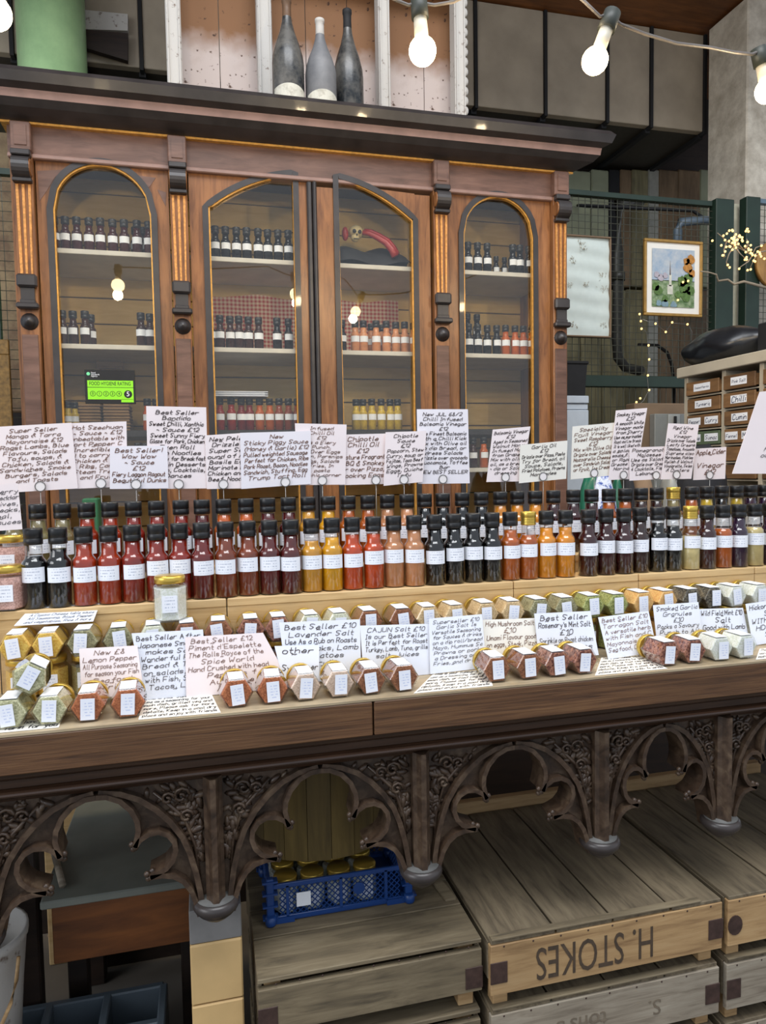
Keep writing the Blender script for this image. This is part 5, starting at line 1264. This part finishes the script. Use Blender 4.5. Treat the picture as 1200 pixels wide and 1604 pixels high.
x = xl
while x < xp: q.tube([(x, YM, 0.2), (x, YM, zmid-.036)], .0022, 4, smooth=False); x += .045
z = zmid-.16
while z > .2: q.tube([(xl, YM-.003, z), (xp, YM-.003, z)], .0022, 4, smooth=False); z -= .15
wpart('wire_mesh', q, M_MESH, MP, None, 'stuff')
# right panel
MP2 = thing('mesh_panel', 'second wire mesh panel at the right edge, behind the round wooden disc', 'mesh panel', (3.9, YM, 0))
xa2 = P(1162, 400, YM).x; xb2 = P(1184, 400, YM).x
q = MB(); q.box(xa2, xb2, YM-.04, YM+.03, 0, ztm+.06, 0, .004); wpart('post', q, M_GREENMET, MP2)
q = MB(); q.box(xb2, xb2+.8, YM-.02, YM+.02, ztm+.03, ztm+.06, 0, .002); wpart('top_rail', q, plain('blue_grey_rail', srgb(96, 116, 130), .5), MP2)
q = MB(); x = xb2+.02
while x < xb2+.8: q.tube([(x, YM, .5), (x, YM, ztm+.03)], .0022, 4, smooth=False); x += .045
z = .6
while z < ztm: q.tube([(xb2, YM-.003, z), (xb2+.8, YM-.003, z)], .0022, 4, smooth=False); z += .042
wpart('wire_mesh', q, M_MESH, MP2, None, 'stuff')
# left mesh behind cabinet
MP3 = thing('mesh_panel', 'wire mesh panel left of the cabinet, mostly hidden', 'mesh panel', (-1.2, YM, 0))
q = MB(); q.box(-2.2, -2.16, YM-.02, YM+.02, 0, 2.95); q.box(-1.02, -.98, YM-.02, YM+.02, 0, 2.95); q.box(-2.2, -.6, YM-.02, YM+.02, 2.93, 2.96); wpart('frame', q, M_GREENMET, MP3)
q = MB(); x = -2.15
while x < -.6: q.tube([(x, YM, .5), (x, YM, 2.93)], .0022, 4, smooth=False); x += .05
z = .6
while z < 2.93: q.tube([(-2.16, YM-.003, z), (-.6, YM-.003, z)], .0022, 4, smooth=False); z += .05
wpart('wire_mesh', q, M_MESH, MP3, None, 'stuff')
# cream pipe between green posts
q = MB(); q.lathe([(.033, 0), (.033, P(1149, 322, 4.2).z)], 16, (P(1149, 400, 4.2).x, 4.2, 0))
single('cream_pipe', q, plain('cream_pipe_paint', srgb(186, 182, 160), .5), 'upright cream pipe between the two dark green posts', 'pipe')
# black downpipe with elbow
def pix(px, py, Y): return P(px, py, Y)
q = MB(); q.tube([pix(1004, 316, 5.40), pix(970, 316, 4.7), pix(969, 400, 4.7), pix(966, 530, 4.7), pix(968, 560, 4.7), pix(980, 576, 4.7), pix(1000, 580, 4.7), pix(1004, 580, 5.38)], .036, 14)
q.lathe([(.046, 0), (.046, .06)], 14, (pix(969, 440, 4.7).x, 4.7, pix(969, 440, 4.7).z))
single('black_downpipe', q, plain('dark_pipe', srgb(54, 54, 50), .45), 'dark drainpipe with elbow behind the mesh panel', 'pipe')
q = MB(); q.tube([pix(1062, 420, 4.5), pix(1062, 360, 4.5), pix(1066, 348, 4.5), pix(1100, 345, 4.5), pix(1140, 348, 4.5)], .030, 12)
single('blue_grey_pipe', q, plain('bluegrey_pipe', srgb(84, 98, 110), .45), 'blue-grey bent pipe behind the mesh above the painting', 'pipe')
q = MB(); q.tube([pix(1000, 540, 4.6), pix(1030, 541, 4.6), pix(1045, 552, 4.6), pix(1052, 570, 4.6), pix(1056, 600, 4.6), pix(1056, 640, 5.40)], .012, 8)
single('black_cable', q, M_BLACKM, 'black cable looping behind the mesh below the painting', 'cable')
q = MB(); q.tube([pix(905, 322, 5.42), pix(910, 322, 4.6), pix(1085, 330, 4.6), pix(1100, 340, 4.6), pix(1104, 352, 4.6)], .012, 8)
single('black_cable', q, M_BLACKM, 'black cable running just below the green top rail of the mesh', 'cable')
# framed sheet
def frame(name, label, cat, x0, y0, x1, y1, Y, fr, matw, gold, inner):
    a = P(x0, y0, Y); b = P(x1, y1, Y)
    t = thing(name, label, cat, ((a.x+b.x)/2, Y, b.z))
    X0, X1, Z0, Z1 = a.x, b.x, b.z, a.z
    for (p, q_, r_, s_) in ((X0, X1, Z1-fr, Z1), (X0, X1, Z0, Z0+fr), (X0, X0+fr, Z0+fr, Z1-fr), (X1-fr, X1, Z0+fr, Z1-fr)):
        q = MB(); q.box(p, q_, Y-.022, Y, r_, s_, 0, .003); wpart('frame_rail', q, gold, t)
    if matw:
        q = MB(); q.box(X0+fr, X1-fr, Y-.010, Y-.006, Z0+fr, Z1-fr); wpart('mount', q, M_PAPER_C, t)
    return t, X0+fr+matw, X1-fr-matw, Z0+fr+matw, Z1-fr-matw
t, X0, X1, Z0, Z1 = frame('framed_sheet', 'wrinkled white sheet with faint sketches in thin brown frame', 'picture', 856, 366, 955, 530, YM-.03, .010, 0, M_CARD, None)
q = MB(); n = 40; vs = []
for i in range(n+1):
    z_ = Z0+(Z1-Z0)*i/n
    for k in range(9):
        x_ = X0+(X1-X0)*k/8; vs.append((x_, YM-.038+.0035*math.sin(i*.95+k*.35)+.002*math.sin(i*.31+k), z_))
q.add(vs, [(i*9+k, i*9+k+1, (i+1)*9+k+1, (i+1)*9+k) for i in range(n) for k in range(8)], 0, True); wpart('sheet', q, plain('pale_sheet', srgb(206, 216, 210), .6, 0, .04), t)
q = MB(); rnd = random.Random(5)
for (fx, fz) in ((.55, .88), (.5, .93), (.86, .62), (.9, .48), (.4, .75), (.35, .5), (.88, .10), (.4, .08), (.6, .52)):
    for k in range(12):
        x_ = X0+(X1-X0)*fx+rnd.gauss(0, .012); z_ = Z0+(Z1-Z0)*fz+rnd.gauss(0, .010); a_ = rnd.uniform(0, PI)
        if x_ > X1-.01: continue
        q.tube([(x_, YM-.045, z_), (x_+.012*math.cos(a_), YM-.045, z_+.012*math.sin(a_))], .0013, 3)
wpart('sketches', q, plain('sketch_ink', srgb(172, 158, 134), .7), t)
t, X0, X1, Z0, Z1 = frame('framed_painting', 'gold framed painting of a church steeple among trees', 'painting', 1007, 374, 1097, 498, YM-.03, .018, .040, plain('antique_gold_frame', srgb(168, 130, 66), .4, .3, .15), None)
Yp = YM-.045
def paint(name, z0, z1, x0, x1, mat, y): 
    q = MB(); q.box(X0+(X1-X0)*x0, X0+(X1-X0)*x1, Yp-y, Yp-y+.001, Z0+(Z1-Z0)*z0, Z0+(Z1-Z0)*z1); wpart(name, q, mat, t)
paint('sky', .45, 1, 0, 1, flaky('painted_sky', srgb(150, 170, 190), srgb(186, 192, 196), 14, .4, .6), 0)
paint('ground', 0, .46, 0, 1, flaky('painted_foliage', srgb(82, 112, 66), srgb(150, 166, 130), 30, .4, .6), 0)
q = MB(); sx = X0+(X1-X0)*.42
q.prism([(sx-.004, Z0+(Z1-Z0)*.55), (sx+.004, Z0+(Z1-Z0)*.55), (sx, Z0+(Z1-Z0)*.80)], Yp-.002, Yp-.001); wpart('steeple', q, plain('painted_brown', srgb(96, 72, 58), .7), t)
q = MB(); q.box(sx-.008, sx+.010, Yp-.002, Yp-.001, Z0+(Z1-Z0)*.36, Z0+(Z1-Z0)*.56); q.box(sx-.02, sx+.02, Yp-.002, Yp-.001, Z0+(Z1-Z0)*.22, Z0+(Z1-Z0)*.38); wpart('church', q, plain('painted_white', srgb(208, 206, 190), .7), t)
for nm_, spots, mt in (('painted_trees', [(.08, .34, .07), (.14, .28, .08), (.75, .35, .1), (.7, .45, .09), (.85, .5, .09), (.8, .2, .1), (.6, .22, .06), (.3, .14, .06), (.9, .3, .08)], plain('painted_green', srgb(86, 116, 58), .7, 0, .35, 60)), ('painted_autumn_tree', [(.84, .70, .09), (.90, .84, .08), (.93, .6, .07), (.80, .80, .06)], plain('painted_orange', srgb(176, 122, 56), .7, 0, .3, 60)), ('painted_water', [(.3, .05, .07), (.5, .04, .06), (.15, .06, .05)], plain('painted_bluegrey', srgb(120, 146, 156), .7, 0, .2, 60)), ('painted_hills', [(.2, .5, .06), (.3, .54, .05), (.1, .55, .05)], plain('painted_mauve', srgb(176, 168, 176), .7, 0, .15, 60))):
    q = MB()
    for k, (u, v, r_) in enumerate(spots):
        r2 = r_*(X1-X0)*1.2
        q.prism([(min(X1, max(X0, X0+(X1-X0)*u+r2*(1+.18*math.sin(5*a_+k))*math.cos(a_*PI/8))), min(Z1, max(Z0, Z0+(Z1-Z0)*v+r2*(1+.15*math.cos(3*a_))*math.sin(a_*PI/8)))) for a_ in range(16)], Yp-.004, Yp-.003)
    wpart(nm_, q, mt, t)
# white fridge + black tub
a = P(868, 618, 4.0); b = P(922, 618, 4.0)
FR = thing('white_fridge', 'slim white fridge standing right of the cabinet', 'fridge', ((a.x+b.x)/2, 4.02-.1, 0))
YR = 3.93
X0, X1 = 1.86, P(921, 640, YR).x; zt_ = P(900, 620, YR).z
q = MB(); q.box(X0, X1, YR+.02, 4.06, 0, zt_, 0, .006); wpart('body', q, M_FRIDGE, FR)
q = MB(); q.box(X0, X1+.002, YR-.01, YR+.018, zt_-.045, zt_+.0, 0, .004); wpart('top_panel', q, M_FRIDGE, FR)
q = MB(); q.box(X0, X1, YR-.012, YR+.018, .05, zt_-.085, 0, .005); q.box(X0+.01, X1, YR+.002, YR+.018, zt_-.08, zt_-.05); wpart('door', q, M_FRIDGE, FR)
TB = thing('black_tub', 'black plastic tub standing on the white fridge', 'tub', ((X0+X1)/2, 3.99, zt_))
q = MB(); xt = X1-.004; h_ = P(900, 570, YR).z-zt_
q.add([(X0+.01, YR+.01, zt_+.001), (xt-.012, YR+.01, zt_+.001), (xt-.012, 4.05, zt_+.001), (X0+.01, 4.05, zt_+.001), (X0, YR, zt_+h_), (xt, YR, zt_+h_), (xt, 4.06, zt_+h_), (X0, 4.06, zt_+h_)], [(3, 2, 1, 0), (4, 5, 6, 7), (0, 1, 5, 4), (1, 2, 6, 5), (2, 3, 7, 6), (3, 0, 4, 7)])
wpart('tub_body', q, M_BLACKM, TB)
q = MB(); q.box(X0-.004, xt+.008, YR-.008, 4.066, zt_+h_, zt_+h_+.018, 0, .004); wpart('rim', q, M_BLACKM, TB)
# cardboard, metal box, dark heap, packages
a = P(990, 632, 3.95); b = P(1085, 720, 3.95)
q = MB(); q.box(a.x, b.x, 3.92, 4.02, 0, a.z, 0, .005); single('cardboard_box', q, M_CARD, 'tall brown cardboard box standing in front of the mesh panel', 'box')
a = P(1026, 648, 3.86); b = P(1082, 720, 3.86)
GB = thing('metal_cabinet', 'small pale grey metal cabinet left of the pigeonholes', 'cabinet', ((a.x+b.x)/2, 3.88, 0))
q = MB(); q.box(a.x, b.x, 3.86, 3.915, 0, a.z, 0, .004); wpart('body', q, M_GREYM, GB)
xm = P(1046, 680, 3.86).x
q = MB(); q.box(xm, P(1064, 680, 3.86).x, 3.852, 3.86, a.z-.5, a.z-.004, 0, .002); wpart('door_strip', q, plain('lighter_grey', srgb(170, 172, 168), .4), GB)
q = MB(); q.box(P(1055, 680, 3.85).x, P(1058.5, 680, 3.85).x, 3.838, 3.85, P(1056, 668, 3.85).z, P(1056, 652, 3.85).z, 0, .002); wpart('handle', q, M_BLACKM, GB)
# prep bench with packages behind the bottles, right
q = MB(); q.box(1.55, 2.56, 2.5, 3.0, .98, 1.02, 0, .004)
for x in (1.58, 2.50):
    for y in (2.53, 2.93): q.box(x, x+.04, y, y+.04, 0, .98)
BN = single('side_bench', q, M_DARKBROWN, 'low dark bench right of the cabinet, behind the bottles', 'bench')
def bag(name, label, x0, x1, y0, y1, Y, mat, cat, dep=.14, seed=1, amp=.08, base=1.021):
    a = P(x0, y0, Y); b = P(x1, y0, Y); cx = (a.x+b.x)/2; hw_ = (b.x-a.x)/2; h_ = a.z-base
    q = MB(); n, mm = 22, 12; rnd = random.Random(seed); ph = [rnd.uniform(0, 6) for _ in range(8)]; vs = []
    for j in range(mm+1):
        v = j/mm; zz = v
        rr_ = math.sin(PI*min(1, .12+.86*v))**.45
        for i in range(n):
            a_ = 2*PI*i/n; f_ = 1+amp*math.sin(3*a_+ph[0]+4*v)+amp*.7*math.sin(7*a_+ph[1]-5*v)+amp*.5*math.sin(11*a_+ph[2])
            vs.append((cx+hw_*rr_*f_*math.cos(a_), Y+dep+dep*rr_*f_*math.sin(a_), base+h_*v*(1+.04*math.sin(2*a_+ph[3]))))
    fs = [(j*n+i, j*n+(i+1) % n, (j+1)*n+(i+1) % n, (j+1)*n+i) for j in range(mm) for i in range(n)]+[tuple(range(n-1, -1, -1)), tuple(range(mm*n, (mm+1)*n))]
    q.add(vs, fs, 0, True); return single(name, q, mat, label, cat)
bag('green_package', 'green plastic package behind the bottles, beside the fridge', 918, 952, 742, 790, 2.72, plain('green_film', srgb(20, 92, 70), .3), 'package', .05, 3)
bag('patterned_package', 'blue and white patterned package between two green ones', 937, 972, 738, 790, 2.55, flaky('blue_white_film', srgb(206, 214, 232), srgb(58, 84, 160), 60, .42, .5, .3), 'package', .04, 4)
bag('green_package', 'green plastic package right of the patterned one', 964, 986, 748, 790, 2.72, plain('green_film', srgb(20, 92, 70), .3), 'package', .04, 5)
bag('dark_sack', 'black fabric sack behind the Apple Cider Vinegar card', 1080, 1160, 700, 790, 2.70, plain('black_fabric', srgb(30, 31, 36), .8), 'sack', .09, 6)
bag('dark_sack', 'black fabric sack left of the cardboard coloured one', 984, 1004, 742, 790, 2.60, plain('black_fabric', srgb(30, 31, 36), .8), 'sack', .04, 7)
bag('brown_sack', 'plain brown paper sack behind the Pomegranate card', 1002, 1036, 738, 790, 2.58, M_CARD, 'sack', .06, 8, .03)
bag('grey_sack', 'pale grey paper sack behind the Red Wine card', 1048, 1076, 742, 790, 2.56, M_GREYM, 'sack', .06, 9, .03)
# ---- pigeonhole unit, facing left
XP = 2.62
yfar = PX(1072, 640, XP).y; zc_top = PX(1072, 591, XP).z
PG = thing('pigeonhole_unit', 'pale wooden pigeonhole unit of labelled drawers at right edge', 'shelving', (XP+.2, yfar-.4, 0))
M_PG = plain('pale_beige_paint', srgb(186, 176, 156), .6, 0, .08, 8)
d1 = PX(1133, 640, XP).y; d2 = PX(1192, 640, XP).y; pitch_ = d1-d2
divs = [yfar-.012, d1, d2, d2-(d1-d2), d2-2*(d1-d2)]
ZTOP = (PX(1150, 577, XP).z)
q = MB(); q.box(XP-.03, XP+.42, divs[-1]-.03, yfar+.03, ZTOP-.0, ZTOP+.055, 0, .004); wpart('top_board', q, M_PG, PG)
for y in divs:
    q = MB(); q.box(XP, XP+.40, y-.014, y+.014, 0, ZTOP, 0, .002); wpart('divider', q, M_PG, PG)
q = MB(); q.box(XP+.38, XP+.40, divs[-1], yfar, 0, ZTOP); wpart('back_panel', q, M_PG, PG)
WD = [('Smoked Paprika', ''), ('Turmeric', ''), ('Pepper', 'Curry'), ('Thyme', 'Sumac')]
WD2 = [('Pink Salt', ''), ('Chilli', ''), ('Cumin', ''), ('Fennel', 'Mace')]
rows_z = [PX(1108, y, XP).z for y in (615, 642, 666, 695)]
dzr = (rows_z[0]-rows_z[3])/3
dlab = []
for ci in range(4):
    ya_, yb_ = divs[ci]-.014, divs[ci+1]+.014
    for ri in range(6):
        zb_ = rows_z[0]-dzr*ri-.005
        q = MB(); q.box(XP+.004, XP+.38, yb_, ya_, zb_-.010, zb_-.003); wpart('runner', q, M_PG, PG)
        colname = ['leftmost', 'second', 'third', 'fourth'][ci]; rowname = ['top', 'second', 'third', 'fourth', 'fifth', 'sixth'][ri]
        gr = (ci == 0 and ri == 3)
        mt = plain('green_drawer', srgb(86, 100, 74), .6) if gr else wood('drawer_brown', srgb(104, 74, 46), srgb(150, 112, 72), None, (6, .8, 6), 6, .6, .2)
        hx = .072; fx = XP-.012+random.uniform(-.008, .008)
        q = MB(); q.box(fx, fx+.010, yb_+.006, ya_-.006, zb_+.001, zb_+hx, 0, .002)
        q.box(fx+.010, XP+.34, yb_+.006, yb_+.014, zb_+.001, zb_+hx-.01); q.box(fx+.010, XP+.34, ya_-.014, ya_-.006, zb_+.001, zb_+hx-.01); q.box(fx+.010, XP+.34, yb_+.006, ya_-.006, zb_+.001, zb_+.006)
        fb = wpart('spice_drawer', q, mt, PG, 'green drawer' if gr else None)
        words = (WD[ri] if ci == 0 else WD2[ri]) if (ci < 2 and ri < 4) else ('', '')
        ws = [w_ for w_ in words if w_]
        for wi, w_ in enumerate(ws):
            span = ya_-yb_; mid = (ya_+yb_)/2+ (0 if len(ws) == 1 else (.25-.5*wi)*span)
            lw = span*.24 if len(ws) == 1 else span*.19
            c = [Vector((fx-.001, mid+lw, zb_+.018)), Vector((fx-.001, mid-lw, zb_+.018)), Vector((fx-.001, mid-lw, zb_+.058)), Vector((fx-.001, mid+lw, zb_+.058))]
            qq = MB(); qq.quadbox(c, (.0008, 0, 0))
            # writing joined into its own sub-part
            BLc = c
            rnd = random.Random(ri*7+wi+ci); st, wd_ = hand_strokes(w_, rnd); sc_ = min(lw*1.7/wd_, .0042)
            for s2 in st:
                for (a0, b0), (a1, b1) in zip(s2, s2[1:]):
                    l = math.hypot(a1-a0, b1-b0) or 1; nx_, ny_ = -(b1-b0)/l*.5, (a1-a0)/l*.5
                    qq.add([(fx-.0018, mid+(wd_/2-u)*sc_, zb_+.036+(v-3)*sc_) for u, v in ((a0+nx_, b0+ny_), (a0-nx_, b0-ny_), (a1-nx_, b1-ny_), (a1+nx_, b1+ny_))], [(0, 1, 2, 3)], 1)
            wpart('name_label', qq, [M_WHITEP, M_INKN], fb)
# bin bag on top of the unit
cxb = XP+.12; yb0 = PX(1120, 560, XP+.05).y
q = MB(); n, mm = 30, 14; vs = []
for j in range(mm+1):
    v = j/mm
    for i in range(n):
        a_ = 2*PI*i/n; f_ = 1+.05*math.sin(5*a_+6*v)+.04*math.sin(9*a_-4*v)+.03*math.sin(14*a_+9*v)
        rr_ = math.sin(PI*min(1, .16+.84*v)*.98)**.55 if v < 1 else .05
        vs.append((cxb+.17*rr_*f_*math.cos(a_), yb0+.27*rr_*f_*math.sin(a_), ZTOP+.057+.19*v*(1+.06*math.sin(3*a_+1)*(1-v))))
fs = [(j*n+i, j*n+(i+1) % n, (j+1)*n+(i+1) % n, (j+1)*n+i) for j in range(mm) for i in range(n)]+[tuple(range(n-1, -1, -1)), tuple(range(mm*n, (mm+1)*n))]
q.add(vs, fs, 0, True); single('bin_bag', q, M_BAG, 'bulging black plastic bin bag lying on the pigeonhole unit', 'bag')
a = PX(1188, 555, XP+.1); q = MB(); q.box(XP+.02, XP+.3, a.y-.45, a.y-.08, ZTOP+.056, ZTOP+.056+.14, 0, .006)
single('black_box', q, M_BLACKM, 'matt black box right of the bin bag on the pigeonholes', 'box')
# round wooden disc and purple sign at the right edge, hung on the second mesh panel
c0 = P(1215, 415, YM-.06)
q = MB(); rr = .16; q.lathe([(rr, 0), (rr, .03)], 30, (c0.x, YM-.08, c0.z), 0, 'Y'); DC = single('wooden_disc', q, wood('honey_wood', srgb(150, 104, 50), srgb(190, 144, 78), None, (6, 6, 1), 5, .4, .1), 'honey coloured round wooden disc hung at the right edge', 'disc')
c0 = P(1208, 532, YM-.06); q = MB(); q.lathe([(.10, 0), (.10, .015)], 28, (c0.x, YM-.05, c0.z), 0, 'Y'); PS = thing('round_sign', 'round purple sign with white rim cut by the right edge', 'sign', (c0.x, YM-.05, c0.z)); wpart('plate', q, plain('purple_enamel', srgb(70, 62, 120), .4), PS)
q = MB(); q.band([(c0.x+.096*math.cos(a*PI/14), c0.z+.096*math.sin(a*PI/14)) for a in range(28)], .006, YM-.054, YM-.05, 0, True); wpart('rim', q, M_WHITEP, PS)
# ---- twig with fairy lights
YT = 3.9
TW = thing('fairy_light_branch', 'twisted bare branch with warm fairy lights above the bin bag', 'branch', P(1200, 450, YT))
tw = [(1215, 455), (1180, 445), (1165, 441), (1150, 445), (1140, 438), (1125, 440), (1122, 430), (1112, 427), (1098, 425)]
rnd = random.Random(3)
def tp(l, dy=0): return [P(x, y, YT-dy-.02*math.sin(i)) for i, (x, y) in enumerate(l)]
q = MB(); q.tube(tp(tw), .010, 7, 0, .004)
subs = [[(1215, 390), (1190, 395), (1178, 400), (1165, 392), (1150, 385), (1138, 378), (1130, 370), (1124, 365)], [(1150, 385), (1142, 398), (1138, 410), (1140, 420)], [(1138, 378), (1134, 392), (1136, 402), (1132, 405)], [(1180, 398), (1172, 410), (1160, 418), (1158, 422)], [(1165, 392), (1155, 380), (1158, 372), (1150, 366)], [(1190, 395), (1182, 405), (1176, 418), (1178, 422)], [(1178, 400), (1184, 388), (1194, 384)], [(1165, 392), (1172, 384), (1170, 374)], [(1150, 385), (1160, 398), (1168, 405)]]
for s_ in subs: q.tube(tp(s_, .03), .005, 5, 0, .0025)
wpart('branch', q, plain('pale_bark', srgb(150, 136, 116), .7), TW)
M_FAIRY = emit('fairy_bulb_glow', (1.0, .58, .20, 1), 2.2)
q0 = MB(); q0.ball((0, 0, 0), .0075, 6); me_f = q0.mesh('fairy_bulb', [M_FAIRY])
def fairy(px, py, par, Y=YT-.05):
    p = P(px, py, Y); obj('fairy_bulb', me_f, par, p-par.location)
for k in range(44):
    fairy(rnd.gauss(1152, 10), rnd.gauss(378, 8), TW)
for k in range(20):
    fairy(rnd.gauss(1180, 9), rnd.gauss(400, 10), TW)
for px, py in ((1133, 400), (1140, 415), (1143, 419), (1158, 421), (1176, 422), (1132, 400), (1136, 394), (1193, 385)): fairy(px, py, TW)
FS = thing('fairy_light_string', 'string of warm fairy lights hanging on the mesh under the painting', 'lights', P(1015, 560, YM-.06))
q = MB(); line = [(1004, 492), (1003, 502), (1006, 515), (1013, 520), (1015, 540), (1017, 560), (1014, 590), (1016, 612), (1008, 628), (998, 636), (988, 640)]
q.tube([P(x, y, YM-.06) for x, y in line], .0018, 4); q.tube([P(x, y, YM-.06) for x, y in ((1006, 500), (1028, 508), (1043, 520), (1052, 506), (1078, 508), (1084, 520), (1082, 545))], .0018, 4)
wpart('cable', q, M_WIRE, FS)
for px, py in ((1002, 492), (1004, 503), (1005, 515), (1027, 507), (1043, 520), (1053, 505), (1077, 508), (1016, 541), (1017, 563), (1015, 588), (1017, 611), (1003, 624), (997, 630), (987, 636), (1079, 622), (1076, 628), (1070, 442), (1078, 440), (1062, 470)): fairy(px, py, FS, YM-.065)
# ---- gilt picture at the far left
a = P(-90, 535, 3.72); b = P(27, 690, 3.72)
t, X0, X1, Z0, Z1 = frame('framed_picture', 'gilt framed misty landscape picture left of the cabinet', 'picture', -110, 530, 24, 720, 3.75, .07, 0, plain('old_gilt', srgb(120, 92, 46), .5, .2, .4, 50, .5), None)
q = MB(); q.box(X0, X1, 3.735, 3.74, Z0, Z1); wpart('canvas', q, flaky('misty_canvas', srgb(120, 128, 128), srgb(88, 98, 88), 4, .35, .65), t)
# ================================================================ FESTOON LIGHTS
M_GLOBE = emit('warm_lamp_globe', (1.0, .80, .48, 1), 16.0)
def festoon(px_s, py_s, px_b, py_b, Y, label, r=.039):
    Y = ldepth(px_b); r *= Y/2.0; s_ = P(px_s, py_s, Y); g = P(px_b, py_b, Y); ax = (g-s_); Ln = ax.length; ax.normalize()
    t = thing('festoon_lamp', label, 'lamp', s_, 0, 'festoon lamps on the cable')
    def along(a, b, r0, r1, name, mat, n=16):
        q = MB(); q.tube([s_+ax*a, s_+ax*(a+b)/2, s_+ax*b], r0, n, 0, r1); wpart(name, q, mat, t)
    along(-.024, .029, .0233, .0247, 'socket', plain('dark_rubber_socket', srgb(52, 56, 50), .5))
    along(.027, Ln-r*.86, .0185, r*.52, 'lamp_base', plain('white_lamp_base', srgb(214, 206, 186), .4))
    q = MB(); q.ball(tuple(g), r, 20); wpart('globe', q, M_GLOBE, t)
    l = bpy.data.lights.new('festoon_glow', 'POINT'); l.energy = 15.0; l.color = (1.0, .78, .48); l.shadow_soft_size = .03
    o = bpy.data.objects.new('lamp_light', l); COL.objects.link(o); o.parent = t; o.location = (g-s_)+ax*(r+.02)
    return s_
LD = [(-60, 2.06), (-8, 2.06), (662, 2.0), (940, 1.82), (1200, 1.98), (1300, 2.0)]
def ldepth(px):
    for (a, b), (c, d) in zip(LD, LD[1:]):
        if a <= px <= c: return b+(d-b)*(px-a)/(c-a)
    return LD[0][1] if px < LD[0][0] else LD[-1][1]
f1 = festoon(657, 12, 662, 80, 0, 'lit warm globe lamp hanging above the middle of the cabinet')
f2 = festoon(955, 32, 932, 95, 0, 'lit warm globe lamp hanging in front of the grey duct')
f3 = festoon(1190, 88, 1203, 142, 0, 'lit warm globe lamp at the right edge in front of the pillar')
f0 = festoon(-8, -45, -8, 20, 0, 'lit warm globe lamp at the top left corner')
q = MB()
def cab(pts): q.tube(pts, .0047, 6)
cab([P(-30, -45, ldepth(-30)), P(-8, -52, ldepth(-8)), P(300, -30, ldepth(300)), P(560, -30, ldepth(560)), P(620, 0, ldepth(620)), P(640, 8, ldepth(640)), P(657, 4, ldepth(657)), P(680, 8, ldepth(680)), P(710, 3, ldepth(710)), P(780, -30, ldepth(780)), P(880, -25, ldepth(880)), P(915, 2, ldepth(915)), P(940, 26, ldepth(940)), P(955, 22, ldepth(955)), P(972, 38, ldepth(972)), P(1010, 53, ldepth(1010)), P(1060, 68, ldepth(1060)), P(1110, 74, ldepth(1110)), P(1150, 82, ldepth(1150)), P(1178, 85, ldepth(1178)), P(1190, 80, ldepth(1190)), P(1260, 60, ldepth(1260))])
single('festoon_cable', q, plain('grey_cable', srgb(110, 104, 100), .5), 'grey cable carrying the festoon lamps across the top', 'cable')
